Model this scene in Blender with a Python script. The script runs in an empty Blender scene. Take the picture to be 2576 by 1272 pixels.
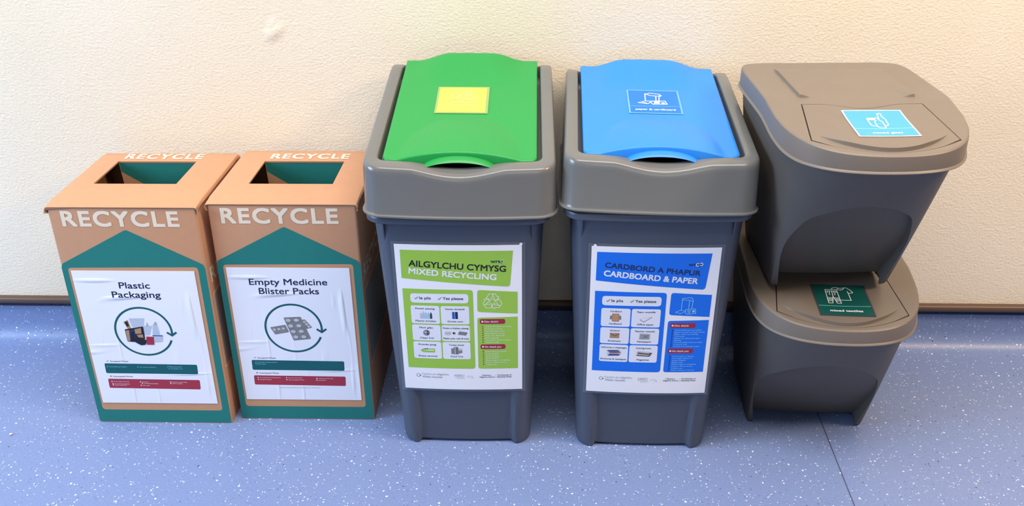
import bpy, bmesh, math, random
from mathutils import Vector, Matrix

random.seed(4)
SC = bpy.context.scene
COL = SC.collection

# ------------------------------------------------------------------ camera
cam_d = bpy.data.cameras.new('camera')
cam = bpy.data.objects.new('camera', cam_d)
COL.objects.link(cam)
cr = Vector((0.99957966, 0.02840324, -0.00580947))
cu = Vector((-0.00752547, 0.44772306, 0.89414061))
cf = Vector((-0.02799752, 0.89372105, -0.44774862))
cam.matrix_world = Matrix(((cr.x, cu.x, -cf.x, 0.0), (cr.y, cu.y, -cf.y, -1.7432),
                           (cr.z, cu.z, -cf.z, 1.0957), (0, 0, 0, 1)))
cam_d.sensor_width = 36.0
cam_d.lens = 36.0 * 2339.26 / 2576.0
cam_d.clip_start = 0.05
SC.camera = cam

# ------------------------------------------------------------------ world, lights, exposure
SC.view_settings.view_transform = 'Standard'
SC.view_settings.look = 'None'
SC.view_settings.gamma = 1.0
SC.view_settings.use_curve_mapping = False
SC.view_settings.exposure = 0.35

world = bpy.data.worlds.new('room_ambience')
SC.world = world
world.use_nodes = True
wb = world.node_tree.nodes['Background']
wb.inputs[0].default_value = (0.92, 0.94, 1.0, 1)
wb.inputs[1].default_value = 0.06


def area(name, loc, target, sx, sy, power, color):
    d = bpy.data.lights.new(name, 'AREA')
    d.shape = 'RECTANGLE'
    d.size = sx
    d.size_y = sy
    d.energy = power
    d.color = color
    o = bpy.data.objects.new(name, d)
    COL.objects.link(o)
    o.location = loc
    o.rotation_euler = (Vector(target) - Vector(loc)).to_track_quat('-Z', 'Y').to_euler()
    return o


area('ceiling_light_panel', (0.15, -1.05, 2.65), (0.15, -0.40, 0), 2.4, 0.9, 60, (1.0, 0.94, 0.87))
area('warm_ceiling_lamp', (2.0, -1.1, 2.1), (1.05, -0.02, 0.25), 0.5, 0.5, 30, (1.0, 0.72, 0.46))
area('daylight_window', (-3.0, -1.25, 1.5), (-0.6, -0.35, 0.1), 1.2, 1.4, 80, (0.56, 0.76, 1.0))
area('front_fill_light', (0.4, -4.2, 1.9), (0.1, -0.3, 0.2), 1.8, 1.3, 12, (0.84, 0.91, 1.0))  # weak cool fill on the fronts, out of view behind the camera


# ------------------------------------------------------------------ materials
def lin(c):
    out = []
    for v in c:
        v /= 255.0
        out.append(v / 12.92 if v <= 0.04045 else ((v + 0.055) / 1.055) ** 2.4)
    return (out[0], out[1], out[2], 1.0)


def mat(name, rgb, rough=0.5, spec=0.5, var=0.04, vscale=30.0, bump=0.0, bscale=300.0, coat=0.0, alpha=1.0):
    m = bpy.data.materials.new(name)
    m.use_nodes = True
    nt = m.node_tree
    N, L = nt.nodes, nt.links
    b = N['Principled BSDF']
    c = lin(rgb)
    b.inputs['Roughness'].default_value = rough
    b.inputs['Specular IOR Level'].default_value = spec
    b.inputs['Coat Weight'].default_value = coat
    b.inputs['Coat Roughness'].default_value = 0.08
    b.inputs['Alpha'].default_value = alpha
    tc = N.new('ShaderNodeTexCoord')
    nz = N.new('ShaderNodeTexNoise')
    nz.inputs['Scale'].default_value = vscale
    nz.inputs['Detail'].default_value = 4
    L.new(tc.outputs['Object'], nz.inputs['Vector'])
    mx = N.new('ShaderNodeMix')
    mx.data_type = 'RGBA'
    mx.inputs['A'].default_value = tuple(min(1, v * (1 - var)) for v in c[:3]) + (1,)
    mx.inputs['B'].default_value = tuple(min(1, v * (1 + var)) for v in c[:3]) + (1,)
    L.new(nz.outputs['Fac'], mx.inputs['Factor'])
    L.new(mx.outputs['Result'], b.inputs['Base Color'])
    if bump > 0:
        n2 = N.new('ShaderNodeTexNoise')
        n2.inputs['Scale'].default_value = bscale
        n2.inputs['Detail'].default_value = 3
        L.new(tc.outputs['Object'], n2.inputs['Vector'])
        bp = N.new('ShaderNodeBump')
        bp.inputs['Strength'].default_value = bump
        bp.inputs['Distance'].default_value = 0.001
        L.new(n2.outputs['Fac'], bp.inputs['Height'])
        L.new(bp.outputs['Normal'], b.inputs['Normal'])
    return m


def plaster_material():
    m = bpy.data.materials.new('cream_painted_plaster')
    m.use_nodes = True
    N, L = m.node_tree.nodes, m.node_tree.links
    b = N['Principled BSDF']
    b.inputs['Roughness'].default_value = 0.62
    b.inputs['Specular IOR Level'].default_value = 0.3
    tc = N.new('ShaderNodeTexCoord')
    # broad, faint patches of repainting
    n1 = N.new('ShaderNodeTexNoise')
    n1.inputs['Scale'].default_value = 2.2
    n1.inputs['Detail'].default_value = 3
    L.new(tc.outputs['Object'], n1.inputs['Vector'])
    r1 = N.new('ShaderNodeValToRGB')
    r1.color_ramp.elements[0].position = 0.35
    r1.color_ramp.elements[1].position = 0.65
    r1.color_ramp.elements[0].color = lin((234, 219, 194))
    r1.color_ramp.elements[1].color = lin((238, 225, 204))
    L.new(n1.outputs['Fac'], r1.inputs['Fac'])
    L.new(r1.outputs['Color'], b.inputs['Base Color'])
    # roller stipple, stretched a little sideways
    mp = N.new('ShaderNodeMapping')
    mp.inputs['Scale'].default_value = (0.85, 1.0, 1.1)
    L.new(tc.outputs['Object'], mp.inputs['Vector'])
    n2 = N.new('ShaderNodeTexNoise')
    n2.inputs['Scale'].default_value = 210
    n2.inputs['Detail'].default_value = 5
    n2.inputs['Roughness'].default_value = 0.62
    L.new(mp.outputs['Vector'], n2.inputs['Vector'])
    n3 = N.new('ShaderNodeTexNoise')
    n3.inputs['Scale'].default_value = 9
    n3.inputs['Detail'].default_value = 2
    L.new(tc.outputs['Object'], n3.inputs['Vector'])
    n4 = N.new('ShaderNodeTexVoronoi')
    n4.inputs['Scale'].default_value = 75
    L.new(mp.outputs['Vector'], n4.inputs['Vector'])
    r4 = N.new('ShaderNodeMapRange')
    r4.inputs['From Min'].default_value = 0.0
    r4.inputs['From Max'].default_value = 0.35
    r4.inputs['To Min'].default_value = 0.35
    r4.inputs['To Max'].default_value = 0.0
    L.new(n4.outputs['Distance'], r4.inputs['Value'])
    m1 = N.new('ShaderNodeMath')
    m1.operation = 'MULTIPLY_ADD'
    L.new(n2.outputs['Fac'], m1.inputs[0])
    m1.inputs[1].default_value = 1.0
    m2 = N.new('ShaderNodeMath')
    m2.operation = 'MULTIPLY'
    L.new(r4.outputs['Result'], m2.inputs[0])
    L.new(n3.outputs['Fac'], m2.inputs[1])
    L.new(m2.outputs['Value'], m1.inputs[2])
    bp = N.new('ShaderNodeBump')
    bp.inputs['Strength'].default_value = 0.50
    bp.inputs['Distance'].default_value = 0.0035
    L.new(m1.outputs['Value'], bp.inputs['Height'])
    L.new(bp.outputs['Normal'], b.inputs['Normal'])
    return m


def vinyl_material():
    m = bpy.data.materials.new('speckled_blue_vinyl')
    m.use_nodes = True
    N, L = m.node_tree.nodes, m.node_tree.links
    b = N['Principled BSDF']
    b.inputs['Roughness'].default_value = 0.38
    b.inputs['Specular IOR Level'].default_value = 0.45
    tc = N.new('ShaderNodeTexCoord')
    nz = N.new('ShaderNodeTexNoise')
    nz.inputs['Scale'].default_value = 260
    nz.inputs['Detail'].default_value = 4
    L.new(tc.outputs['Object'], nz.inputs['Vector'])
    base = N.new('ShaderNodeMix')
    base.data_type = 'RGBA'
    base.inputs['A'].default_value = lin((107, 125, 170))
    base.inputs['B'].default_value = lin((130, 147, 190))
    L.new(nz.outputs['Fac'], base.inputs['Factor'])
    last = base.outputs['Result']
    # sparse flakes: voronoi cells, each with its own random chance and size
    dn = N.new('ShaderNodeTexNoise')
    dn.inputs['Scale'].default_value = 330
    L.new(tc.outputs['Object'], dn.inputs['Vector'])
    dv = N.new('ShaderNodeVectorMath')
    dv.operation = 'MULTIPLY_ADD'
    L.new(dn.outputs['Color'], dv.inputs[0])
    dv.inputs[1].default_value = (0.0045, 0.0045, 0.0045)
    L.new(tc.outputs['Object'], dv.inputs[2])
    for scale, thr, size, colr in ((140.0, 0.79, 0.175, (228, 234, 244)), (240.0, 0.84, 0.24, (196, 208, 234)),
                                   (150.0, 0.88, 0.16, (66, 80, 122)), (270.0, 0.90, 0.20, (76, 92, 140))):
        mp = N.new('ShaderNodeMapping')
        mp.inputs['Location'].default_value = (scale * 0.013, scale * 0.031, 0.37)
        L.new(dv.outputs['Vector'], mp.inputs['Vector'])
        v = N.new('ShaderNodeTexVoronoi')
        v.inputs['Scale'].default_value = scale
        L.new(mp.outputs['Vector'], v.inputs['Vector'])
        sp = N.new('ShaderNodeSeparateColor')
        L.new(v.outputs['Color'], sp.inputs['Color'])
        g = N.new('ShaderNodeMath')
        g.operation = 'GREATER_THAN'
        g.inputs[1].default_value = thr
        L.new(sp.outputs['Red'], g.inputs[0])
        sz = N.new('ShaderNodeMath')
        sz.operation = 'MULTIPLY_ADD'
        L.new(sp.outputs['Green'], sz.inputs[0])
        sz.inputs[1].default_value = size
        sz.inputs[2].default_value = size * 0.5
        d = N.new('ShaderNodeMath')
        d.operation = 'LESS_THAN'
        L.new(v.outputs['Distance'], d.inputs[0])
        L.new(sz.outputs['Value'], d.inputs[1])
        k = N.new('ShaderNodeMath')
        k.operation = 'MULTIPLY'
        L.new(g.outputs['Value'], k.inputs[0])
        L.new(d.outputs['Value'], k.inputs[1])
        mx = N.new('ShaderNodeMix')
        mx.data_type = 'RGBA'
        L.new(k.outputs['Value'], mx.inputs['Factor'])
        L.new(last, mx.inputs['A'])
        mx.inputs['B'].default_value = lin(colr)
        last = mx.outputs['Result']
    L.new(last, b.inputs['Base Color'])
    n2 = N.new('ShaderNodeTexNoise')
    n2.inputs['Scale'].default_value = 420
    L.new(tc.outputs['Object'], n2.inputs['Vector'])
    bp = N.new('ShaderNodeBump')
    bp.inputs['Strength'].default_value = 0.12
    bp.inputs['Distance'].default_value = 0.001
    L.new(n2.outputs['Fac'], bp.inputs['Height'])
    L.new(bp.outputs['Normal'], b.inputs['Normal'])
    return m


def paper_material():
    """glued paper label: white, with a few soft horizontal and vertical wrinkles"""
    m = mat('label_paper', (240, 239, 248), 0.42, 0.45, 0.01)
    N, L = m.node_tree.nodes, m.node_tree.links
    tc = N.new('ShaderNodeTexCoord')
    hs = []
    for sc, seed in (((3.0, 3.0, 26.0), 3.1), ((30.0, 30.0, 4.0), 8.7)):
        mp = N.new('ShaderNodeMapping')
        mp.inputs['Scale'].default_value = sc
        mp.inputs['Location'].default_value = (seed, seed, seed)
        L.new(tc.outputs['Object'], mp.inputs['Vector'])
        nz = N.new('ShaderNodeTexNoise')
        nz.inputs['Scale'].default_value = 1.6
        nz.inputs['Detail'].default_value = 1
        L.new(mp.outputs['Vector'], nz.inputs['Vector'])
        mr = N.new('ShaderNodeMapRange')
        mr.interpolation_type = 'SMOOTHSTEP'
        mr.inputs['From Min'].default_value = 0.62
        mr.inputs['From Max'].default_value = 0.80
        L.new(nz.outputs['Fac'], mr.inputs['Value'])
        hs.append(mr.outputs['Result'])
    ad = N.new('ShaderNodeMath')
    L.new(hs[0], ad.inputs[0])
    L.new(hs[1], ad.inputs[1])
    bp = N.new('ShaderNodeBump')
    bp.inputs['Strength'].default_value = 0.5
    bp.inputs['Distance'].default_value = 0.004
    L.new(ad.outputs['Value'], bp.inputs['Height'])
    L.new(bp.outputs['Normal'], N['Principled BSDF'].inputs['Normal'])
    return m


M = {}
M['wall'] = plaster_material()
M['vinyl'] = vinyl_material()
M['trim'] = mat('brown_capping_strip', (94, 72, 60), 0.4, 0.4, 0.08, 12)
M['seam'] = mat('weld_seam', (74, 82, 112), 0.5)
M['crumb'] = mat('white_crumb', (225, 222, 215), 0.8)
M['card'] = mat('brown_cardboard', (199, 148, 114), 0.75, 0.25, 0.05, 60, 0.12, 500)
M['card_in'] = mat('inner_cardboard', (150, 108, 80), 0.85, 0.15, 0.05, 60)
M['card_edge'] = mat('cut_cardboard_edge', (170, 128, 98), 0.85, 0.15, 0.1, 200)
M['teal'] = mat('teal_print', (36, 122, 116), 0.6, 0.3, 0.04, 60)
M['cream'] = mat('cream_print', (232, 216, 194), 0.7, 0.25, 0.03, 90)
M['paper'] = paper_material()
M['sidelabel'] = mat('shaded_side_label', (150, 146, 140), 0.6, 0.3)  # whitish label, greyed: the shade on that side is put into its colour
M['navy'] = mat('navy_ink', (30, 42, 72), 0.5, 0.35)
M['tealink'] = mat('teal_ink', (12, 92, 98), 0.45, 0.4, 0.12, 20)
M['redink'] = mat('red_ink', (168, 50, 70), 0.45, 0.4, 0.05, 20)
M['whiteink'] = mat('white_ink', (240, 240, 244), 0.45, 0.4)
M['lightink'] = mat('faint_grey_ink', (168, 172, 176), 0.5, 0.4)
M['greyink'] = mat('grey_ink', (110, 116, 126), 0.5, 0.4)
M['foil'] = mat('foil_grey_print', (132, 132, 134), 0.45, 0.4, 0.35, 240)
M['foil2'] = mat('foil_light_print', (196, 196, 198), 0.45, 0.4, 0.2, 240)
M['tan'] = mat('tan_print', (176, 138, 104), 0.5, 0.4, 0.15, 150)
M['dark'] = mat('dark_print', (28, 30, 44), 0.5, 0.4)
M['paleblue'] = mat('pale_blue_print', (186, 196, 214), 0.5, 0.4, 0.05, 100)
M['midblue'] = mat('mid_blue_print', (40, 96, 176), 0.5, 0.4, 0.1, 100)
M['grey_hood'] = mat('grey_hood_plastic', (108, 108, 107), 0.22, 0.5, 0.03, 20, 0.03, 600)
M['grey_body'] = mat('slate_grey_bin_plastic', (74, 80, 94), 0.36, 0.5, 0.03, 20, 0.05, 700)
M['dark_gap'] = mat('dark_underlid_plastic', (46, 48, 52), 0.5, 0.4)
M['green'] = mat('green_flap_plastic', (32, 146, 68), 0.36, 0.45, 0.03, 14, 0.03, 700)
M['blue'] = mat('blue_flap_plastic', (38, 130, 222), 0.36, 0.45, 0.03, 14, 0.03, 700)
M['poster'] = mat('poster_paper', (247, 245, 250), 0.3, 0.5, 0.01)
M['pouch'] = mat('clear_laminate', (140, 146, 158), 0.15, 0.6, 0.0, alpha=0.2)
M['lime'] = mat('lime_print', (158, 202, 70), 0.32, 0.5, 0.04, 10)
M['royal'] = mat('royal_blue_print', (0, 112, 236), 0.32, 0.5, 0.05, 10)
M['cardwhite'] = mat('panel_white', (238, 237, 248), 0.32, 0.5)
M['black'] = mat('black_ink', (20, 20, 26), 0.35, 0.5)
M['navyblue'] = mat('deep_navy_ink', (14, 36, 92), 0.35, 0.5)
M['pillred'] = mat('pill_red', (160, 36, 58), 0.35, 0.5)
M['greenink'] = mat('tick_green', (96, 130, 70), 0.35, 0.5)
M['wrapgreen'] = mat('dark_green_ink', (10, 76, 62), 0.35, 0.5)
M['cyanink'] = mat('pale_cyan_ink', (150, 214, 245), 0.35, 0.5)
M['stick_lime'] = mat('lime_sticker', (182, 190, 84), 0.35, 0.5, 0.02)
M['stick_limeline'] = mat('lime_sticker_print', (206, 212, 134), 0.35, 0.5, 0.02)
M['stick_limerim'] = mat('lime_sticker_rim', (140, 168, 104), 0.3, 0.5, 0.02)
M['stick_blue'] = mat('blue_sticker', (0, 112, 200), 0.35, 0.5, 0.02)
M['stick_bluerim'] = mat('blue_sticker_rim', (100, 168, 212), 0.3, 0.5, 0.02)
M['stick_cyan'] = mat('cyan_sticker', (66, 158, 188), 0.35, 0.5, 0.02)
M['stick_cyanrim'] = mat('cyan_sticker_rim', (200, 204, 208), 0.3, 0.5, 0.02)
M['stick_cyanline'] = mat('cyan_sticker_rule', (136, 206, 238), 0.35, 0.5, 0.02)
M['stick_teal'] = mat('dark_teal_sticker', (14, 84, 78), 0.4, 0.5, 0.02)
M['stick_tealrim'] = mat('dark_teal_sticker_rim', (62, 70, 76), 0.3, 0.5, 0.02)
M['stick_tealline'] = mat('teal_sticker_rule', (120, 190, 180), 0.35, 0.5, 0.02)
M['taupe'] = mat('taupe_lid_plastic', (120, 109, 99), 0.42, 0.42, 0.03, 12, 0.10, 900)
M['charcoal'] = mat('charcoal_bin_plastic', (92, 86, 81), 0.5, 0.4, 0.04, 12, 0.12, 900)


# ------------------------------------------------------------------ object helpers
def add(name, me, parent=None, kind=None):
    o = bpy.data.objects.new(name, me)
    COL.objects.link(o)
    if parent is not None:
        o.parent = parent
    if kind:
        o['kind'] = kind
    return o


def thing(name, label, cat, loc, rz=0.0, group=None):
    o = bpy.data.objects.new(name, None)
    o.empty_display_size = 0.05
    COL.objects.link(o)
    o.location = loc
    o.rotation_euler = (0, 0, rz)
    o['label'] = label
    o['category'] = cat
    if group:
        o['group'] = group
    return o


def mesh(name, verts, faces, mats, mids=None, smooth=True, angle=35, recalc=True):
    me = bpy.data.meshes.new(name)
    me.from_pydata([tuple(v) for v in verts], [], faces)
    for m in mats:
        me.materials.append(m)
    if mids:
        for p, i in zip(me.polygons, mids):
            p.material_index = i
    if recalc:
        bm = bmesh.new()
        bm.from_mesh(me)
        bmesh.ops.remove_doubles(bm, verts=bm.verts, dist=1e-6)
        bmesh.ops.recalc_face_normals(bm, faces=bm.faces)
        bm.to_mesh(me)
        bm.free()
    if smooth:
        for p in me.polygons:
            p.use_smooth = True
        me.set_sharp_from_angle(angle=math.radians(angle))
    me.update()
    return me


def loft(rings, closed=True, cap0=False, cap1=False):
    n = len(rings[0])
    V, F = [], []
    for r in rings:
        V += r
    for i in range(len(rings) - 1):
        for j in range(n if closed else n - 1):
            k = (j + 1) % n
            F.append((i * n + j, i * n + k, (i + 1) * n + k, (i + 1) * n + j))
    if cap0:
        F.append(tuple(range(n - 1, -1, -1)))
    if cap1:
        F.append(tuple((len(rings) - 1) * n + j for j in range(n)))
    return V, F


def sstep(a, b, x):
    if a == b:
        return 1.0 if x >= a else 0.0
    t = max(0.0, min(1.0, (x - a) / (b - a)))
    return t * t * (3 - 2 * t)


# ------------------------------------------------------------------ flat printing on sheets
_text_cache = {}


def text_mesh(s, off, space):
    key = (s, off, space)
    if key not in _text_cache:
        c = bpy.data.curves.new('lettering', 'FONT')
        c.body = s
        c.offset = off
        c.space_character = space
        c.resolution_u = 4
        o = bpy.data.objects.new('lettering', c)
        COL.objects.link(o)
        dg = bpy.context.evaluated_depsgraph_get()
        dg.update()
        me = bpy.data.meshes.new_from_object(o.evaluated_get(dg))
        vs = [(v.co.x, v.co.y) for v in me.vertices]
        fs = [tuple(p.vertices) for p in me.polygons]
        bpy.data.objects.remove(o)
        bpy.data.curves.remove(c)
        bpy.data.meshes.remove(me)
        x0 = min(v[0] for v in vs)
        x1 = max(v[0] for v in vs)
        _text_cache[key] = (vs, fs, x0, x1)
    return _text_cache[key]


class Print:
    """collects flat printed shapes, in millimetres on the sheet, in layers"""

    def __init__(self):
        self.v, self.f, self.m, self.mats = [], [], [], []

    def mi(self, k):
        if M[k] not in self.mats:
            self.mats.append(M[k])
        return self.mats.index(M[k])

    def poly(self, pts, k, z=0):
        b = len(self.v)
        self.v += [(x, y, z) for x, y in pts]
        self.f.append(tuple(range(b, b + len(pts))))
        self.m.append(self.mi(k))

    def rpoly(self, pts, r, k, z=0, n=5):
        """polygon with rounded corners; r one value or one per corner"""
        out = []
        N = len(pts)
        if not isinstance(r, (list, tuple)):
            r = [r] * N
        for i in range(N):
            p = Vector(pts[i])
            a = (Vector(pts[i - 1]) - p)
            c = (Vector(pts[(i + 1) % N]) - p)
            if r[i] <= 0:
                out.append((p.x, p.y))
                continue
            an = a.normalized()
            cn = c.normalized()
            half = max(0.05, an.angle(cn) / 2)
            d = min(r[i] / math.tan(half), a.length * 0.49, c.length * 0.49)
            p0, p1 = p + an * d, p + cn * d
            for t in range(n + 1):
                t /= n
                q = p0 * (1 - t) ** 2 + p * 2 * t * (1 - t) + p1 * t * t
                out.append((q.x, q.y))
        self.poly(out, k, z)

    def rect(self, x0, y0, x1, y1, k, z=0, r=0):
        p = [(x0, y0), (x1, y0), (x1, y1), (x0, y1)]
        self.rpoly(p, r, k, z) if r > 0 else self.poly(p, k, z)

    def disc(self, cx, cy, rx, ry, k, z=0, n=20):
        self.poly([(cx + rx * math.cos(2 * math.pi * i / n), cy + ry * math.sin(2 * math.pi * i / n)) for i in range(n)], k, z)

    def stroke(self, pts, w, k, z=0, closed=False):
        P = [Vector(p) for p in pts]
        if closed:
            P = P + [P[0]]
        b = len(self.v)
        n = len(P)
        for i in range(n):
            if closed and i in (0, n - 1):
                d0, d1 = (P[0] - P[n - 2]).normalized(), (P[1] - P[0]).normalized()
            else:
                d0 = (P[i] - P[i - 1]).normalized() if i > 0 else (P[1] - P[0]).normalized()
                d1 = (P[i + 1] - P[i]).normalized() if i < n - 1 else d0
            n0, n1 = Vector((-d0.y, d0.x)), Vector((-d1.y, d1.x))
            nn = n0 + n1
            nn = n0 if nn.length < 0.3 else nn.normalized()
            s = min(1.8, 1.0 / max(0.35, nn.dot(n0))) * w / 2
            a, c = P[i] + nn * s, P[i] - nn * s
            self.v += [(a.x, a.y, z), (c.x, c.y, z)]
        for i in range(n - 1):
            self.f.append((b + 2 * i, b + 2 * i + 1, b + 2 * i + 3, b + 2 * i + 2))
            self.m.append(self.mi(k))

    def arc(self, cx, cy, r, a0, a1, w, k, z=0, n=48):
        self.stroke([(cx + r * math.cos(math.radians(a0 + (a1 - a0) * i / n)),
                      cy + r * math.sin(math.radians(a0 + (a1 - a0) * i / n))) for i in range(n + 1)], w, k, z)

    def text(self, s, x, y, cap, k, z=0, width=None, off=0.0, rot=0.0, align='L', space=1.0):
        vs, fs, x0, x1 = text_mesh(s, 0.0 if off >= 0.012 else off, space)
        sy = cap / 0.70
        sx = width / (x1 - x0) if width else sy
        w = (x1 - x0) * sx
        sh = {'L': 0, 'C': -w / 2, 'R': -w}[align]
        c, sn = math.cos(math.radians(rot)), math.sin(math.radians(rot))
        i = self.mi(k)
        if off >= 0.012:                     # heavier weight: overlaid copies, shifted around a small square
            o = off * sy
            n = 4 if off < 0.02 else 8
            shifts = [(o * q[0], o * q[1]) for q in ((1, 1), (1, -1), (-1, 1), (-1, -1), (1, 0), (-1, 0), (0, 1), (0, -1))[:n]]
        else:
            shifts = [(0, 0)]
        for q, (ox, oy) in enumerate(shifts):
            b = len(self.v)
            zq = z + 0.1 * q
            for vx, vy in vs:
                px, py = (vx - x0) * sx + sh + ox, vy * sy + oy
                self.v.append((x + px * c - py * sn, y + px * sn + py * c, zq))
            for f in fs:
                self.f.append(tuple(b + t for t in f))
                self.m.append(i)

    def build(self, name, fn, parent, step=12.0, layer=0.0001, base=0.0, wrap=None):
        """cut into strips so that it can follow a curved face, then lay it on the face: fn(u, v, lift)"""
        bm = bmesh.new()
        bv = [bm.verts.new(v) for v in self.v]
        for f, m in zip(self.f, self.m):
            try:
                bf = bm.faces.new([bv[i] for i in f])
                bf.material_index = m
            except ValueError:
                pass
        if step:
            xs = [v[0] for v in self.v]
            ys = [v[1] for v in self.v]
            for lo, hi, ax in ((min(xs), max(xs), 0), (min(ys), max(ys), 1)):
                t = math.floor(lo / step) * step + step
                while t < hi:
                    co = [0, 0, 0]
                    no = [0, 0, 0]
                    co[ax] = t
                    no[ax] = 1
                    bmesh.ops.bisect_plane(bm, geom=bm.verts[:] + bm.edges[:] + bm.faces[:], plane_co=co, plane_no=no, dist=1e-5)
                    t += step
        for v in bm.verts:
            v.co = fn(v.co.x * 0.001, v.co.y * 0.001, base + v.co.z * layer)
        me = bpy.data.meshes.new(name)
        bm.to_mesh(me)
        bm.free()
        for m in self.mats:
            me.materials.append(m)
        return add(name, me, parent)


def slab(name, w, h, fn, material, parent, r=0.0, thick=0.0006, nx=24, ny=24, lift=0.0, x0=None, y0=0.0):
    """a thin sheet with real thickness following fn"""
    if x0 is None:
        x0 = -w / 2
    V, F = [], []
    for s in (0, 1):
        for j in range(ny + 1):
            for i in range(nx + 1):
                V.append(fn(x0 + w * i / nx, y0 + h * j / ny, lift + thick * s))
    n = (nx + 1) * (ny + 1)
    for j in range(ny):
        for i in range(nx):
            a = j * (nx + 1) + i
            F.append((n + a, n + a + 1, n + a + nx + 2, n + a + nx + 1))
            F.append((a, a + nx + 1, a + nx + 2, a + 1))
    bd = [i for i in range(nx)] + [j * (nx + 1) + nx for j in range(ny)] + [ny * (nx + 1) + nx - i for i in range(nx)] + [(ny - j) * (nx + 1) for j in range(ny)]
    for q in range(len(bd)):
        a, c = bd[q], bd[(q + 1) % len(bd)]
        F.append((a, c, n + c, n + a))
    return add(name, mesh(name, V, F, [material], angle=50), parent)


def recycle_icon(P, cx, cy, R, w, k, z, sy=1.0):
    """outlined three-arrow recycling loop"""
    def rot(p, a):
        c, s = math.cos(a), math.sin(a)
        return (cx + R * (p[0] * c - p[1] * s), cy + R * sy * (p[0] * s + p[1] * c))
    for i in range(3):
        a = -i * 2 * math.pi / 3
        band = [(-0.62, 0.34), (-0.30, 0.90), (0.02, 0.90), (0.10, 0.80), (-0.20, 0.14)]
        arrow = [(0.02, 0.90), (0.28, 0.90), (0.50, 0.52), (0.64, 0.60), (0.50, 0.12), (0.04, 0.26), (0.20, 0.34), (0.10, 0.62)]
        P.stroke([rot(p, a) for p in band], w, k, z, closed=True)
        P.stroke([rot(p, a) for p in arrow], w, k, z, closed=True)


# ------------------------------------------------------------------ the setting
def extrude_profile(name, prof, x0, x1, m, kind='structure', closed=False, angle=35):
    V, F = loft([[(x0, y, z) for y, z in prof], [(x1, y, z) for y, z in prof]], closed=closed)
    if closed:
        n = len(prof)
        F += [tuple(range(n)), tuple(range(2 * n - 1, n - 1, -1))]
    return add(name, mesh(name, V, F, [m], angle=angle), None, kind)


XL, XR = -3.2, 2.6
floor = add('floor', mesh('floor', [(XL, -4.5, 0), (XR, -4.5, 0), (XR, -0.040, 0), (XL, -0.040, 0)], [(0, 1, 2, 3)], [M['vinyl']], recalc=False), None, 'structure')
# coved vinyl skirting
cove = [(-0.040, 0.0)]
for i in range(1, 13):
    a = math.radians(90 * i / 12)
    cove.append((-0.040 + 0.042 * math.sin(a), 0.042 - 0.042 * math.cos(a)))
cove += [(0.0025, 0.060), (0.0030, 0.0810), (0.0038, 0.0818), (0.028, 0.0818), (0.028, 0.0990)]
extrude_profile('baseboard_back', cove, XL, XR, M['vinyl'])
# wall: plaster with a raised blister left of the green bin
NX, NZ = 8, 8
wv = [(XL, 0, 0.104), (XR, 0, 0.104), (XR, 0, 2.7), (XL, 0, 2.7), (XL, 0.08, 0.104), (XR, 0.08, 0.104), (XR, 0.08, 2.7), (XL, 0.08, 2.7)]


def wall_mesh():
    bx, bz = -0.501, 0.685
    xs = [XL, -1.5, -0.9] + [bx + (i - 16) * 0.004 for i in range(33)] + [0.0, 1.0, XR]
    zs = [0.104, 0.3, 0.55] + [bz + (i - 16) * 0.005 for i in range(33)] + [0.9, 1.6, 2.7]
    V, F = [], []
    for z in zs:
        for x in xs:
            u = ((x - bx) * 0.8 + (z - bz) * 0.6) / 0.030
            w = (-(x - bx) * 0.6 + (z - bz) * 0.8) / 0.018
            d = max(0.0, 1 - u * u - w * w)
            e = max(0.0, 1 - ((u - 0.3) / 0.5) ** 2 - ((w - 0.9) / 0.35) ** 2)
            V.append((x, -0.0032 * d * d - 0.0016 * e, z))
    n = len(xs)
    for j in range(len(zs) - 1):
        for i in range(n - 1):
            F.append((j * n + i, j * n + i + 1, (j + 1) * n + i + 1, (j + 1) * n + i))
    return mesh('wall_back', V, F, [M['wall']], recalc=False, angle=60)


add('wall_back', wall_mesh(), None, 'structure')
# capping strip between plaster and vinyl
trim = [(0.030, 0.1105), (-0.006, 0.1105), (-0.010, 0.1095), (-0.0125, 0.1065), (-0.013, 0.1025), (-0.012, 0.0985), (-0.009, 0.0950), (0.030, 0.0950)]
extrude_profile('trim_1', trim, XL, XR, M['trim'], closed=True, angle=50)
# welded joint in the floor sheet, running towards the camera on the right
sv, sf = [], []
pts = [(0.5465, -0.05), (0.5470, -0.283), (0.5412, -0.506), (0.534, -0.80), (0.52, -1.3)]
for x, y in pts:
    sv += [(x - 0.0011, y, 0.0001), (x, y, 0.0005), (x + 0.0011, y, 0.0001)]
for i in range(len(pts) - 1):
    for j in range(2):
        sf.append((3 * i + j, 3 * i + j + 1, 3 * i + j + 4, 3 * i + j + 3))
add('trim_2', mesh('trim_2', sv, sf, [M['seam']]), None, 'structure')

# a crumb of plaster on the floor
bm = bmesh.new()
bmesh.ops.create_icosphere(bm, subdivisions=2, radius=0.0028)
for v in bm.verts:
    v.co *= random.uniform(0.75, 1.2)
    v.co.z = v.co.z * 0.6 + 0.0016
me = bpy.data.meshes.new('plaster_crumb')
bm.to_mesh(me)
bm.free()
me.materials.append(M['crumb'])
cb = add('plaster_crumb', me)
cb.location = (-0.9996, -0.3438, 0.0)
cb['label'] = 'tiny white crumb lying on the blue floor left of the boxes'
cb['category'] = 'crumb'


# ------------------------------------------------------------------ cardboard recycling boxes
BW, BD, BH = 0.2597, 0.2556, 0.4594


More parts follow.
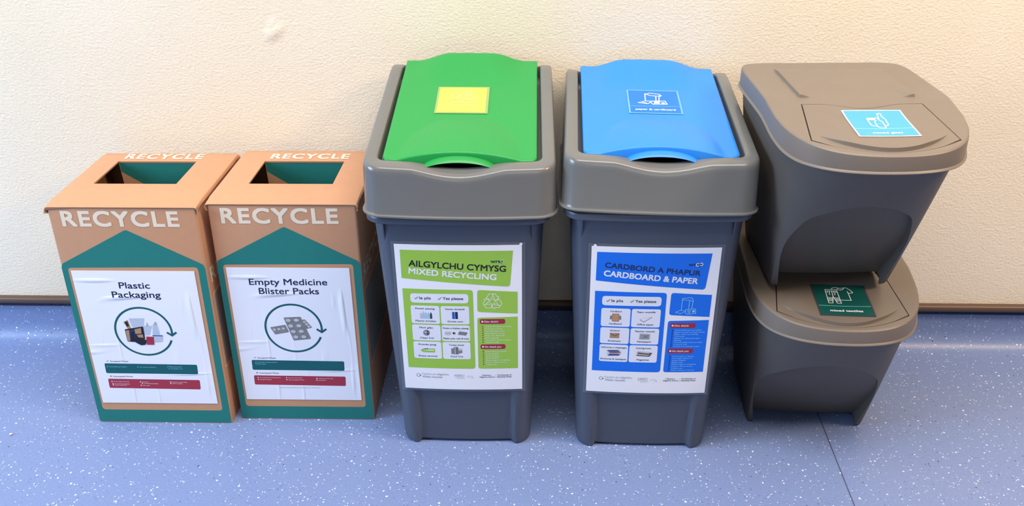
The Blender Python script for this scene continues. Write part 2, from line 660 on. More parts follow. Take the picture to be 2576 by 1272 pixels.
def cardboard_box(label, loc, rz, hole, title, picture, panel_text, creased):
    root = thing('cardboard_recycling_box', label, 'box', loc, rz, 'cardboard recycling boxes')
    hw = BW / 2
    # body: four walls with rounded vertical creases, a little bowed, thin board
    def outline(ins, z, bow=0.0):
        pts = []
        r = 0.004
        for cx, cy, a0 in ((hw - r, r, -90), (hw - r, BD - r, 0), (-hw + r, BD - r, 90), (-hw + r, r, 180)):
            for i in range(5):
                a = math.radians(a0 + 22.5 * i)
                pts.append(((cx + (r - ins * 0.999) * math.cos(a)), (cy + (r - ins * 0.999) * math.sin(a)), z))
        return pts
    zt = BH - 0.0035
    rings = [outline(0.0035, 0.004), outline(0.0008, 0.0), outline(0.0, 0.003)]
    for i in range(1, 9):
        z = 0.003 + (zt - 0.003) * i / 8
        rings.append(outline(0.0, z))
    V, F = loft(rings, cap0=True)
    n0 = len(V)
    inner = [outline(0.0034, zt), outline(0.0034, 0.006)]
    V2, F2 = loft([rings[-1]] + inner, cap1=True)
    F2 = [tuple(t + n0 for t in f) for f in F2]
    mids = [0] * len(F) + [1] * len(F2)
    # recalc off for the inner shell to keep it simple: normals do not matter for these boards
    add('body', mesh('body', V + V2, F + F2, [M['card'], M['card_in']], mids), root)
    # top panel with the square opening: folded over a rolled front edge and down the sides
    hx0, hx1, hy0, hy1 = hole
    prof = [(-0.0010, zt - 0.0025), (-0.0022, zt - 0.0008), (-0.0008, zt + 0.0006), (0.004, BH - 0.0022), (0.024, BH - 0.0004), (0.026, BH + 0.0002)]
    ys = [p[0] for p in prof] + [hy0, hy1, BD * 0.93, BD - 0.004, BD + 0.001, BD + 0.0015]
    zs = [p[1] for p in prof] + [BH, BH, BH, BH - 0.001, BH - 0.005, BH - 0.012]
    e = 0.0022
    def xcols():
        return [(-hw - e, -0.011), (-hw - e - 0.0006, -0.005), (-hw - e * 0.6, -0.0012), (-hw + 0.003, 0), (hx0, 0), (hx1, 0),
                (hw - 0.003, 0), (hw + e * 0.6, -0.0012), (hw + e + 0.0006, -0.005), (hw + e, -0.011)]
    xc = xcols()
    V, F, mids = [], [], []
    rnd = random.Random(7 if creased else 3)
    wob = {}
    for t in (0, 1):
        for j, (y, z) in enumerate(zip(ys, zs)):
            for i, (x, dz) in enumerate(xc):
                zz = z + dz - t * 0.003
                yy = y
                xx = x - t * math.copysign(0.0028, x) * (1 if abs(dz) > 0.001 else 0)
                if j == 0 and i < 4 and creased:      # torn, lifted front left corner
                    zz -= 0.004
                    xx -= 0.003
                if dz < -0.004:
                    k = (j, i)
                    if k not in wob:
                        wob[k] = rnd.uniform(-0.0015, 0.0015)
                    xx += wob[k]
                    if j in (0, 1, 2):
                        zz = max(zz, zt - 0.014)
                V.append((xx, yy + t * (0.0025 if j < 3 else (-0.0025 if j > len(ys) - 4 else 0)), zz))
    nx, ny = len(xc), len(ys)
    N = nx * ny
    hole_j = 6
    for j in range(ny - 1):
        for i in range(nx - 1):
            if i == 4 and j == hole_j:
                continue
            a = j * nx + i
            F.append((a, a + 1, a + nx + 1, a + nx))
            F.append((N + a, N + a + nx, N + a + nx + 1, N + a + 1))
            mids += [0, 1]
    a = hole_j * nx + 4
    for p, q in ((a, a + 1), (a + 1, a + nx + 1), (a + nx + 1, a + nx), (a + nx, a)):
        F.append((p, q, N + q, N + p))
        mids.append(2)
    bd = [i for i in range(nx)] + [j * nx + nx - 1 for j in range(1, ny)] + [(ny - 1) * nx + i for i in range(nx - 2, -1, -1)] + [j * nx for j in range(ny - 2, 0, -1)]
    for t in range(len(bd)):
        p, q = bd[t], bd[(t + 1) % len(bd)]
        F.append((p, q, N + q, N + p))
        mids.append(2)
    top = add('top_panel', mesh('top_panel', V, F, [M['card'], M['card_in'], M['card_edge']], mids, angle=40), root)
    P = Print()
    cxm = (hx0 + hx1) / 2 * 1000 + 6
    P.text('RECYCLE', cxm, 0, 25, 'cream', 0, width=150, off=0.03, align='C', space=1.14)
    yb = hy1 + 0.013
    P.build('top_lettering', lambda u, v, l: Vector((u, yb + v, BH + 0.0006 + l)), top, step=0)
    # flap folded down inside the opening, printed with the tail of an arrow
    P = Print()
    w0, w1, dpt = hx0 * 1000, hx1 * 1000, 100
    P.rect(w0, -dpt, w1, 0, 'card', 0)
    P.rpoly([(w0 + 1, 0), (w1 - 1, 0), (w1 - 1, -26), (w1 - 34, -52), (w0 + 50, -52), (w0 + 1, -18)], [0, 0, 3, 4, 4, 3], 'teal', 1)
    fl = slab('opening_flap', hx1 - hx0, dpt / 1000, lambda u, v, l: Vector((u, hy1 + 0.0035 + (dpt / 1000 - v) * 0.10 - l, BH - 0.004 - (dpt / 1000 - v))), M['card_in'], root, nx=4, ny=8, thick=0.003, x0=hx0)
    P.build('flap_print', lambda u, v, l: Vector((u, hy1 + 0.0003 - v * 0.10 - l, BH - 0.004 + v)), fl, step=0)

    # front: big heading, teal arrow frame
    front = lambda u, v, l: Vector((u, -0.0004 - l, v))
    P = Print()
    P.text('RECYCLE', -107, 419, 28, 'cream', 0, width=203, off=0.03, space=1.14)
    P.build('front_heading', front, root, step=0)
    P = Print()
    h = hw * 1000
    P.rpoly([(-h + 1.5, 2), (h - 1.5, 2), (h - 1, 338), (h - 4, 345), (2, 411), (-2, 411), (-h + 4, 345), (-h + 1, 338)], [4, 4, 8, 8, 9, 9, 8, 8], 'teal', 0, 6)
    P.rpoly([(-117, 30), (115, 30), (115.5, 339.5), (-118, 337)], 7, 'card', 1, 6)
    P.build('arrow_frame_print', front, root, step=0)

    # glued paper label
    LW, LH, LX, LZ = 0.2215, 0.2855, -0.0025, 0.0465
    sx, sy = 1.045, 1.011
    def lab(u, v, l):
        return Vector((LX + u * sx, -0.0011 - l, LZ + v * sy))
    sheet = slab('paper_label', LW / sx, LH / sy, lab, M['paper'], root, thick=0.0003, nx=2, ny=2)
    P = Print()
    for s, x, y, w in title:
        P.text(s, x, y, 12.4, 'navy', 0, width=w, off=0.014, align='C')
    P.build('label_title', lab, sheet, step=0, base=0.0004)
    P = Print()
    P.arc(-2.5, 158.0, 49.8, -7, 338.5, 3.8, 'tealink', 0, 80)
    P.stroke([(38.2, 156.6), (46.6, 150.2), (55.2, 156.9)], 3.8, 'tealink', 1)
    P.build('cycle_arrow', lab, sheet, step=0, base=0.0004)
    P = Print()
    picture(P)
    P.build('product_picture', lab, sheet, step=0, base=0.0004)
    acc, rej, foot = panel_text
    P = Print()
    P.rpoly([(-86.8, 67), (80, 66.3), (81, 87.2), (-86.2, 88.8)], 3, 'tealink', 0)
    P.stroke([(-81.5, 94.0), (-80.2, 92.6), (-77.4, 96)], 0.6, 'navy')
    P.text('Accepted Waste', -75, 92, 3.0, 'navy', 0, off=0.01, width=33)
    for s, x, y in acc:
        P.stroke([(x - 4.6, y + 1), (x - 3.4, y), (x - 1.4, y + 3)], 0.5, 'cyanink', 1)
        P.text(s, x, y, 2.1, 'cyanink', 1)
    P.build('accepted_waste_panel', lab, sheet, step=0, base=0.0004)
    P = Print()
    P.rpoly([(-87, 34), (79.6, 32.2), (80.8, 53.3), (-86.2, 54.7)], 3, 'redink', 0)
    P.stroke([(-81, 59), (-78.5, 61.6)], 0.8, 'navy')
    P.stroke([(-81, 61.6), (-78.5, 59)], 0.8, 'navy')
    P.text('Unaccepted Waste', -76, 58.6, 3.0, 'navy', 0, off=0.01, width=36)
    for s, x, y in rej:
        P.rect(x - 4, y, x - 2, y + 2, 'whiteink', 1)
        P.text(s, x, y, 1.9, 'whiteink', 1)
    P.build('unaccepted_waste_panel', lab, sheet, step=0, base=0.0004)
    if foot:
        P = Print()
        P.text(foot, -5, 26.6, 1.9, 'greyink', 0, align='C', width=75)
        P.build('label_footnote', lab, sheet, step=0, base=0.0004)

    # right-hand side of the box: same heading lower down and an outlined label
    side = lambda u, v, l: Vector((hw + 0.0004 + l, u, v))
    P = Print()
    P.text('RECYCLE', 16, 301, 28, 'cream', 0, width=203, off=0.03, space=1.14)
    P.rpoly([(12, 118), (244, 118), (244, 280), (12, 280)], 8, 'cream', 0)
    P.rpoly([(13.8, 120), (242, 120), (242, 278), (13.8, 278)], 7, 'card', 1)
    P.rpoly([(19, 124), (237, 124), (237, 274), (19, 274)], 4, 'sidelabel', 2)
    P.arc(128, 199, 44, -5, 335, 3.2, 'greyink', 3, 48)
    P.build('side_print', side, root, step=0)
    return root


def pic_packaging(P):
    P.poly([(-24.2, 185.5), (3.6, 186), (-0.6, 167.7), (-21.1, 166.6)], 'paleblue', 0)
    P.poly([(-35, 178.1), (-26.7, 182.2), (-23.7, 165.2), (-29, 162.5)], 'tan', 1)
    P.poly([(-33, 177.5), (-28, 180), (-26, 170), (-30, 168)], 'dark', 2)
    P.poly([(-1.3, 170.5), (14.1, 170.3), (7.3, 150.5), (-2.3, 150.7)], 'paleblue', 1)
    P.rpoly([(12.3, 151.8), (25.5, 151.6), (23.8, 178.1), (20.5, 179), (15.3, 170.3)], 2, 'paleblue', 1)
    P.poly([(4, 170), (8, 170), (6.5, 178)], 'lightink', 2)
    P.poly([(18, 172), (23, 172), (21.5, 180)], 'lightink', 2)
    P.rpoly([(-35.4, 162.6), (-1.6, 169.1), (-2.6, 142.1), (-15.8, 135.1), (-34.7, 136.9)], 2, 'dark', 3)
    P.poly([(-34.4, 160), (-28, 161.5), (-29.5, 138), (-34, 138)], 'tan', 4)
    P.poly([(-18, 163), (-6, 166), (-7, 154), (-18, 153)], 'tan', 4)
    P.poly([(-16, 151), (-5, 152.5), (-5, 145), (-14, 146)], 'tan', 4)
    P.poly([(-27, 159), (-19, 161), (-19.5, 143), (-28, 142)], 'midblue', 4)
    P.poly([(-26.6, 158), (-19.4, 160), (-19.9, 143), (-27.6, 142)], 'dark', 5)
    P.rpoly([(-24, 137), (2.2, 142), (-4, 130), (-12, 129)], 4, 'dark', 4)
    P.poly([(0.3, 147.8), (14, 147.5), (11.6, 130.3), (-1.6, 130.5)], 'redink', 6)
    P.rpoly([(2.5, 145.5), (11, 145.3), (9.8, 138.5), (1.5, 138.7)], 2, 'pillred', 7)
    P.rpoly([(12, 150.4), (29.6, 150.1), (26.8, 137.3), (13.4, 136.6)], 2, 'paleblue', 5)
    P.poly([(11.8, 151), (30, 150.8), (29.4, 148.6), (12, 148.8)], 'midblue', 6)


def pic_blister(P):
    P.rpoly([(-44.5, 159.9), (-16.2, 165.5), (-11.3, 149.7), (-36.8, 144.4)], 2, 'foil', 0)
    P.rpoly([(2, 176), (19.5, 176.7), (31, 159.8), (4, 152)], 2, 'foil', 0)
    P.rpoly([(-18.2, 180.8), (12.4, 182.5), (26.4, 135.7), (-5.1, 131.9)], 2, 'foil', 1)
    for i in range(4):
        for j in range(2):
            t = (i + 0.5) / 4
            cx = -11.5 + 14.5 * j + 13 * t
            cy = 180 - 47 * t + 0.6 * j
            P.disc(cx, cy, 5.0, 4.2, 'greyink', 2)
            P.disc(cx - 0.5, cy + 0.6, 4.4, 3.4, 'foil2', 3)
    for i in range(3):
        P.disc(-37 + 8 * i, 155 + 1.3 * i, 2.8, 2.3, 'foil2', 1)
    for i in range(3):
        P.disc(18 + 3.4 * i, 172 - 5 * i, 2.8, 2.3, 'foil2', 1)


acc1 = [('Any food/beauty wrappers', -79, 80.6), ('Any cosmetic containers', -24, 80.2), ('Blistering material', 31, 81.4), ('e.g. bottles, wrap', 33, 77.2)]
rej1 = [('Food or liquid of any kind', -77, 47.6), ('Any hazardous packaging,', -76, 42.6), ('battery, pressurised', -76, 39.6), ('Electronics', -25, 47.2), ('Compostable packaging', -22, 43.8), ('Glass, paper', -25, 39.4), ('Contents must be empty', 30, 47.4), ('before recycling', 30, 44.2)]
acc2 = [('All brands of empty medicine', -76, 83), ('blister packs', -76, 79.2)]
rej2 = [('Any medicine & remaining product', -76, 49), ('Cardboard & paper', -76, 44.6), ('Any other metal waste', -24, 49), ('Plastic packaging & bottles', -24, 44.4), ('Contents must be empty', 31, 48), ('of all tablets', 31, 44)]
cardboard_box('cardboard recycling box labelled Plastic Packaging standing leftmost against the wall', (-0.7175, -0.2996, 0), 0.0043,
              (-0.0865, 0.0645, 0.094, 0.206), [('Plastic', -2, 247.2, 53), ('Packaging', -2, 228.6, 84)], pic_packaging, (acc1, rej1, None), True)
cardboard_box('cardboard recycling box labelled Empty Medicine Blister Packs beside the green topped bin', (-0.4443, -0.2828, 0), 0.0049,
              (-0.078, 0.0745, 0.081, 0.194), [('Empty Medicine', -2, 247.8, 135), ('Blister Packs', -2.6, 229.4, 104)], pic_blister,
              (acc2, rej2, 'These are processed by a pharmacy, not with blister'), False)

# ------------------------------------------------------------------ swing-top bins
ZL = 0.478            # lower edge of the hood
KS = 0.205            # slope of the hood's top


def htop(y):
    return 0.565 + KS * (y + 0.02)


NF, NC, NS, NB = 41, 9, 14, 31


def ring_outline(hw, yf, yb, rf, rb, bulge):
    """front from left to right, right side to the back, back, left side; fixed count"""
    pts = []
    for i in range(NF):
        x = -hw + rf + (2 * hw - 2 * rf) * i / (NF - 1)
        pts.append((x, yf - bulge * (1 - (x / hw) ** 2), 'f'))
    bc = bulge * (1 - ((hw - rf) / hw) ** 2)
    for i in range(1, NC + 1):
        a = math.radians(-90 + 90 * i / (NC + 1))
        pts.append((hw - rf + rf * math.cos(a), yf - bc * (1 - i / (NC + 1)) + rf + rf * math.sin(a), 'c'))
    for i in range(NS):
        pts.append((hw, yf + rf + (yb - rb - yf - rf) * i / (NS - 1), 's'))
    for i in range(1, NC + 1):
        a = math.radians(90 * i / (NC + 1))
        pts.append((hw - rb + rb * math.cos(a), yb - rb + rb * math.sin(a), 'k'))
    for i in range(NB):
        pts.append((hw - rb - (2 * hw - 2 * rb) * i / (NB - 1), yb, 'b'))
    for i in range(1, NC + 1):
        a = math.radians(90 + 90 * i / (NC + 1))
        pts.append((-hw + rb + rb * math.cos(a), yb - rb + rb * math.sin(a), 'k'))
    for i in range(NS):
        pts.append((-hw, yb - rb - (yb - rb - yf - rf) * i / (NS - 1), 's'))
    for i in range(1, NC + 1):
        a = math.radians(180 + 90 * i / (NC + 1))
        pts.append((-hw + rf + rf * math.cos(a), yf - bc * (i / (NC + 1)) + rf + rf * math.sin(a), 'c'))
    return pts


TILT = 0.0643
BULGE = 0.006


def body_front(z):
    return -math.tan(TILT) * z


def flap_z(x, y):
    z = htop(y) - 0.0012
    r1 = (x / 0.098) ** 2 + ((y + 0.015) / 0.135) ** 2
    if r1 < 1:
        z += 0.0155 * (1 - r1)
    sx = 0.82 * (1 - sstep(0.040, 0.099, abs(x))) + 0.18 * max(0.0, 1 - (x / 0.1) ** 2)
    z += 0.0150 * sx * sstep(0.205, 0.325, y) ** 1.3
    return z


def swing_bin(label, loc, rz, flapmat, colour, tilt, pivot_y, lift, roll, xo):
    root = thing('swing_top_bin', label, 'bin', loc, rz, 'grey swing top bins')
    # ---------------- body
    rings = []
    zs = [0.0, 0.0015, 0.004, 0.008] + [0.008 + (0.430 - 0.008) * i / 22 for i in range(1, 23)]
    def body_ring(z, ins=0.0, hwx=None):
        hw = 0.118 + 0.046 * z - ins
        yf = body_front(z) + ins
        yb = 0.272 + 0.07 * z - ins
        out = []
        dep = 0.0090 * max(0.0, 1 - z / 0.40)
        for x, y, t in ring_outline(hw, yf, yb, 0.030, 0.030, BULGE):
            zz = z
            if t == 'f':
                k = 1 - sstep(0.082, 0.092, abs(x))
                y += dep * k
                if z < 0.006:
                    zz = z + 0.003 * k
            out.append((x, y, zz))
        return out
    for z in zs:
        ins = {0.0: 0.004, 0.0015: 0.0016, 0.004: 0.0004}.get(z, 0.0)
        rings.append(body_ring(z, ins))
    rings.append(body_ring(0.450))
    ru = 0.0 if colour == 'green' else 0.011      # the blue bin's rim shows below its lid
    rings.append(body_ring(0.468 + ru))
    rings.append(body_ring(0.4685 + ru, -0.009))
    rings.append(body_ring(0.470 + ru, -0.0105))
    rings.append(body_ring(0.478 + ru, -0.0105))
    rings.append(body_ring(0.480 + ru, -0.0095))
    rings.append(body_ring(0.480 + ru, 0.002))
    rings.append(body_ring(0.40, 0.0025))
    rings.append(body_ring(0.012, 0.003))
    V, F = loft(rings, cap0=True, cap1=True)
    # two small moulded ribs under the rim on each side of the front
    for sx in (-1, 1):
        x = sx * 0.121
        b = len(V)
        for z, d in ((0.467 + ru, 0.009), (0.430 + ru, 0.001)):
            y = body_front(z) - 0.001
            V += [(x - 0.001, y - d + 0.004, z), (x + 0.001, y - d + 0.004, z), (x + 0.001, y + 0.010, z), (x - 0.001, y + 0.010, z)]
        F += [(b, b + 1, b + 2, b + 3), (b + 7, b + 6, b + 5, b + 4)] + [(b + i, b + 4 + i, b + 4 + (i + 1) % 4, b + (i + 1) % 4) for i in range(4)]
    add('bin_body', mesh('bin_body', V, F, [M['grey_body']], angle=30), root)

    # ---------------- lid parts share one seat on the body
    Rm = Matrix.Rotation(tilt, 4, 'X') @ Matrix.Rotation(roll, 4, 'Y')
    pv = Vector((0, pivot_y, ZL))
    seat = Matrix.Translation(pv + Vector((xo, 0, lift))) @ Rm @ Matrix.Translation(-pv)

    def dipf(x, y, w):
        if y > 0.03 or abs(x) > 0.0755:
            return 0.0
        return w * math.cos(math.pi * x / (2 * 0.076)) ** 1.25

    def hood_ring(hw, yf, yb, r, bulge, zf, dip=0.0, taper=0.035, rb=None):
        out = []
        for x, y, t in ring_outline(hw, yf, yb, r, rb or r, bulge):
            x *= 1 - taper * max(0, (y + 0.03)) / 0.36
            if zf[0] == 'abs':
                z = zf[1]
            else:
                z = htop(y) + zf[1]
                if y > 0.285:                         # rounded rear ends of the two side rails
                    u = min(1.0, (y - 0.285) / 0.052)
                    z -= 0.034 * (1 - math.sqrt(max(0.0, 1 - u * u)))
                z -= dipf(x, y, dip)
                if t == 'b':                          # low rear bar between the rails
                    z -= (z - 0.545) * (1 - sstep(0.098, 0.112, abs(x)))
            out.append((x, y, z))
        return out
    R = [hood_ring(0.150, -0.030, 0.332, 0.030, 0.010, ('abs', 0.500)),
         hood_ring(0.1535, -0.0365, 0.336, 0.030, 0.010, ('abs', ZL + 0.0005)),
         hood_ring(0.1585, -0.0420, 0.340, 0.034, 0.010, ('abs', ZL)),
         hood_ring(0.1600, -0.0435, 0.341, 0.034, 0.010, ('abs', ZL + 0.0018)),
         hood_ring(0.1598, -0.0432, 0.341, 0.034, 0.010, ('abs', ZL + 0.0036)),
         hood_ring(0.1572, -0.0405, 0.340, 0.032, 0.010, ('abs', ZL + 0.0052)),
         hood_ring(0.1562, -0.0395, 0.340, 0.032, 0.010, ('abs', ZL + 0.009)),
         hood_ring(0.1544, -0.0374, 0.338, 0.030, 0.009, ('top', -0.0125), 0.0115),
         hood_ring(0.1540, -0.0368, 0.338, 0.030, 0.009, ('top', -0.0072), 0.0122),
         hood_ring(0.1531, -0.0357, 0.337, 0.0295, 0.009, ('top', -0.0036), 0.0125),
         hood_ring(0.1515, -0.0340, 0.337, 0.029, 0.009, ('top', -0.0013), 0.0125),
         hood_ring(0.1493, -0.0318, 0.336, 0.028, 0.009, ('top', -0.0002), 0.0122),
         hood_ring(0.1440, -0.0260, 0.334, 0.024, 0.008, ('top', 0.0), 0.0112),
         hood_ring(0.1345, -0.0165, 0.331, 0.016, 0.007, ('top', -0.0002), 0.0088),
         hood_ring(0.1324, -0.0146, 0.330, 0.014, 0.007, ('top', -0.0012), 0.0082),
         hood_ring(0.1315, -0.0137, 0.330, 0.014, 0.007, ('top', -0.0032), 0.0078),
         hood_ring(0.1312, -0.0134, 0.330, 0.014, 0.007, ('top', -0.0050), 0.0075),
         hood_ring(0.1305, -0.0128, 0.330, 0.014, 0.007, ('top', -0.024)),
         hood_ring(0.1200, -0.0020, 0.322, 0.010, 0.007, ('top', -0.026)),
         hood_ring(0.1200, -0.0020, 0.322, 0.010, 0.007, ('top', -0.050))]
    V, F = loft(R)
    hood = add('lid_hood', mesh('lid_hood', V, F, [M['grey_hood']], angle=40), root)
    hood.matrix_local = seat
    # ---------------- swinging flap
    fw, y0, y1 = 0.1235, -0.0125, 0.322
    nx, ny = 64, 90
    V, F = [], []
    rc = 0.012
    def fpt(i, j, ins=0.0, dz=0.0):
        u = -1 + 2 * i / nx
        v = j / ny
        w = (fw - ins) * (1 - 0.012 * v)
        x = u * w
        y = (y0 + ins) + (y1 - y0 - 2 * ins) * v
        yy0 = -0.0045 * (1 - u * u)
        y += yy0 * (1 - v)
        # rounded front corners
        cx = abs(x) - (w - rc)
        cy = (y0 + ins + rc) - y
        if cx > 0 and cy > 0:
            d = math.hypot(cx, cy)
            mxx = max(cx, cy)
            if d > 0:
                s = mxx / d
                x = math.copysign((w - rc) + cx * s, x)
                y = (y0 + ins + rc) - cy * s
        return (x, y, flap_z(x, y) + dz)
    nrow = nx + 1
    for j in range(ny + 1):
        for i in range(nx + 1):
            V.append(fpt(i, j, 0.002))
    for j in range(ny):
        for i in range(nx):
            a = j * nrow + i
            F.append((a, a + 1, a + nrow + 1, a + nrow))
    bd = [i for i in range(nx)] + [j * nrow + nx for j in range(ny)] + [ny * nrow + nx - i for i in range(nx)] + [(ny - j) * nrow for j in range(ny)]
    prev = bd
    ij = [(i, 0) for i in range(nx)] + [(nx, j) for j in range(ny)] + [(nx - i, ny) for i in range(nx)] + [(0, ny - j) for j in range(ny)]
    def hole_z(x):
        t = 1 - (x / 0.061) ** 2
        return 0.549 + 0.0243 * math.sqrt(t) if t > 0 else 0.535
    for ins, dz in ((0.0006, -0.0009), (0.0, -0.0028)):
        b = len(V)
        for (i, j) in ij:
            V.append(fpt(i, j, ins, dz))
        cur = [b + t for t in range(len(ij))]
        for t in range(len(ij)):
            F.append((prev[t], cur[t], cur[(t + 1) % len(ij)], prev[(t + 1) % len(ij)]))
        prev = cur
    b = len(V)
    for (i, j) in ij:
        p = fpt(i, j, 0.0, 0)
        if j == 0:
            V.append((p[0], p[1], min(hole_z(p[0]), p[2] - 0.003)))
        else:
            V.append((p[0], p[1], p[2] - (0.018 if j < ny else 0.006)))
    cur = [b + t for t in range(len(ij))]
    for t in range(len(ij)):
        F.append((prev[t], cur[t], cur[(t + 1) % len(ij)], prev[(t + 1) % len(ij)]))
    flap = add('swing_flap', mesh('swing_flap', V, F, [flapmat], angle=40), root)
    flap.matrix_local = seat
    # thumb grip: a small awning over a hollow
    def arch(a, bz, y, n=28, zb=0.549):
        return [(a * math.cos(math.pi * (1 - i / n)), y - 0.0045 * (1 - (a * math.cos(math.pi * (1 - i / n)) / fw) ** 2), zb + bz * math.sin(math.pi * i / n)) for i in range(n + 1)]
    rows = [arch(0.061, 0.0246, y0), arch(0.0610, 0.0238, y0 - 0.0040), arch(0.0608, 0.0218, y0 - 0.0085), arch(0.0604, 0.0192, y0 - 0.0120), arch(0.0600, 0.0178, y0 - 0.0130), arch(0.0590, 0.0172, y0 - 0.0122),
            arch(0.057, 0.0180, y0 + 0.002), arch(0.055, 0.017, y0 + 0.035), arch(0.050, 0.002, y0 + 0.040)]
    V, F = loft(rows, closed=False, cap1=True)
    grip = add('thumb_grip', mesh('thumb_grip', V, F, [flapmat], angle=45, recalc=False), flap)

    # ---------------- square sticker on the flap
    rim, face, line = ('stick_limerim', 'stick_lime', 'stick_limeline') if colour == 'green' else ('stick_bluerim', 'stick_blue', 'stick_bluerim')
    scx, scy = (-0.0075, 0.128) if colour == 'green' else (0.003, 0.128)
    rs = math.radians(-0.5)
    def st(u, v, l):
        x, y = scx + u, scy + v
        return Vector((x, y, flap_z(x, y) + 0.0007 + l))
    stick = slab('flap_sticker', 0.0915, 0.0905, st, M[rim], root, nx=12, ny=12, thick=0.0004)
    stick.matrix_local = seat
    P = Print()
    P.rect(-42.3 if colour == 'green' else -42.8, 2.6, 41.5 if colour == 'green' else 42.8, 88, face, 0)
    P.rect(-42, 26.2, 42, 27.4, line, 1)
    P.build('sticker_print', st, stick, step=8, base=0.00065)
    P = Print()
    if colour == 'green':
        recycle_icon(P, 1, 54, 25, 1.9, line, 0)
        P.text('mixed recycling', 0, 10, 5.0, line, 0, width=55, off=0.02, align='C')
    else:
        k = 'whiteink'
        for pts in ([(-14.0, 74.5), (-14.8, 46.3)], [(10.9, 70), (8.6, 47.1)], [(4.7, 66.4), (3.4, 46.9)],
                    [(-14.8, 75.1), (-8.4, 75.4), (-6.7, 78.0), (11.2, 74.4), (12.3, 71.3), (14.5, 68.8), (12.5, 66.1), (3.4, 67.0), (-5.6, 68.5), (-14.8, 75.1)],
                    [(-14.8, 46.3), (-28.0, 39.3), (-12.0, 35.5), (-7.0, 41.1), (-2.9, 46.1), (-14.8, 46.3)], [(-21.0, 40.7), (-12.7, 38.5)],
                    [(-2.9, 46.7), (19.0, 47.5), (21.8, 35.2), (-2.5, 33.3), (-6.9, 42.3), (-2.9, 46.7)], [(0, 43.5), (10, 43.8)], [(-1, 40.5), (9.5, 40.8)], [(-1, 37.2), (9.5, 37.6)]):
            P.stroke(pts, 1.7, k, 0)
        P.poly([(12.1, 42.1), (17.1, 42.4), (18.7, 36.9), (12.5, 36.2)], k, 0)
        P.text('paper & cardboard', 0, 11.6, 5.4, k, 0, width=68, off=0.022, align='C')
    P.build('sticker_pictogram', st, stick, step=8, base=0.0009)

    # ---------------- laminated A4 poster on the front
    zp, px = (0.1315, -0.001) if colour == 'green' else (0.1327, 0.0003)
    def po(u, v, l):
        x, z = px + u, zp + v
        hw = 0.118 + 0.046 * z
        return Vector((x, body_front(z) - BULGE * (1 - (x / hw) ** 2) - 0.0006 - l, z))
    poster = slab('instruction_poster', 0.210, 0.297, po, M['poster'], root, nx=20, ny=6, thick=0.0005, lift=0.0006)
    slab('laminate_pouch', 0.2205, 0.3065, po, M['pouch'], poster, nx=20, ny=6, thick=0.0005, y0=-0.0045)
    P = Print()
    P.disc(*((103.5, 298.5) if colour == 'green' else (-99.5, 298.5)), 2.6, 2.4, 'poster', 0)
    P.build('adhesive_tab', po, poster, step=0, base=0.0012)
    C, T1c = ('lime', 'black') if colour == 'green' else ('royal', 'navyblue')
    bs = 0.00125
    P = Print()
    P.rpoly([(-95.8, 286.7), (90.5, 286.5), (85.0, 217.0), (-96.2, 232.0)], [0, 0, 6, 0], C, 0)
    if colour == 'green':
        P.text('AILGYLCHU CYMYSG', -82.6, 256.2, 11.4, T1c, 1, width=161, off=0.02, rot=-3.5)
        P.text('MIXED RECYCLING', -83.6, 241.6, 10.9, 'whiteink', 1, width=146, off=0.026, rot=-4.4)
        P.text('wrap', 53.5, 263.8, 6.2, 'wrapgreen', 1, width=22, off=0.03)
        P.arc(72.5, 266.2, 2.6, 0, 360, 0.8, 'whiteink', 2, 20)
    else:
        P.text('CARDBORD A PHAPUR', -82.2, 258.0, 9.6, T1c, 1, width=157, off=0.022, rot=-5.0)
        P.text('CARDBOARD & PAPER', -83.4, 241.6, 10.6, 'whiteink', 1, width=155, off=0.026, rot=-4.8)
        P.text('wrap', 54, 263.0, 6.2, 'navyblue', 1, width=22, off=0.02)
        P.arc(68.5, 265.2, 2.5, 40, 330, 1.3, 'whiteink', 2, 20)
        P.arc(74.2, 266.2, 2.5, -140, 150, 1.3, 'whiteink', 2, 20)
    P.build('header_panel', po, poster, step=14, base=bs)
    P = Print()
    P.rpoly([(-96.4, 211.6), (22.6, 211.0), (22.7, 46.6), (-96.2, 46.6)], [0, 6, 6, 0], C, 0)
    P.rpoly([(-84, 202.4), (14.7, 203.0), (14.4, 184.3), (-84, 183.8)], 6, 'cardwhite', 1)
    for s, x, w in (('Ie plis', -68.6, 19.4), ('Yes please', -28.8, 34.6)):
        P.stroke([(x - 8, 193.4), (x - 6.2, 191.4), (x - 2.2, 196)], 1.2, 'greenink', 2)
        P.text(s, x, 191.2, 5.2, 'black', 2, width=w, off=0.014)
    if colour == 'green':
        names = [('Poteli plastig', 'Plastic bottles'), ('Caniau diodydd', 'Drinks cans'), ('Ffoil glân', 'Clean Foil'),
                 ('Potiau a thybiau plastig', 'Plastic pots, tubs & trays'), ('Erosolau gwag', 'Empty aerosols'), ('Tuniau bwyd', 'Food Tins')]
    else:
        names = [('Cardbord', 'Cardboard'), ('Papur swyddfa', 'Office paper'), ('Amlenni', 'Envelopes'), ('Papurau newydd', 'Newspapers'),
                 ('Llyfrynnau a chatalogau', 'Brochures & catalogues'), ('Cylchgronau', 'Magazines')]
    for q in range(6):
        cx0, cx1 = ((-84.6, -35.6), (-33.4, 15.0))[q % 2]
        yt, yb = ((178.2, 141.3), (138.9, 105.8), (103.6, 67.4))[q // 2]
        P.rect(cx0, yb, cx1, yt, 'cardwhite', 1, 4)
        c = (cx0 + cx1) / 2
        lw = min(44, 2.35 * len(names[q][0]))
        P.text(names[q][0], c, yt - 7.4, 3.1, 'black', 2, width=lw, off=0.012, align='C')
        lw = min(44, 2.35 * len(names[q][1]))
        P.text(names[q][1], c, yb + 4.2, 3.1, 'black', 2, width=lw, off=0.012, align='C')
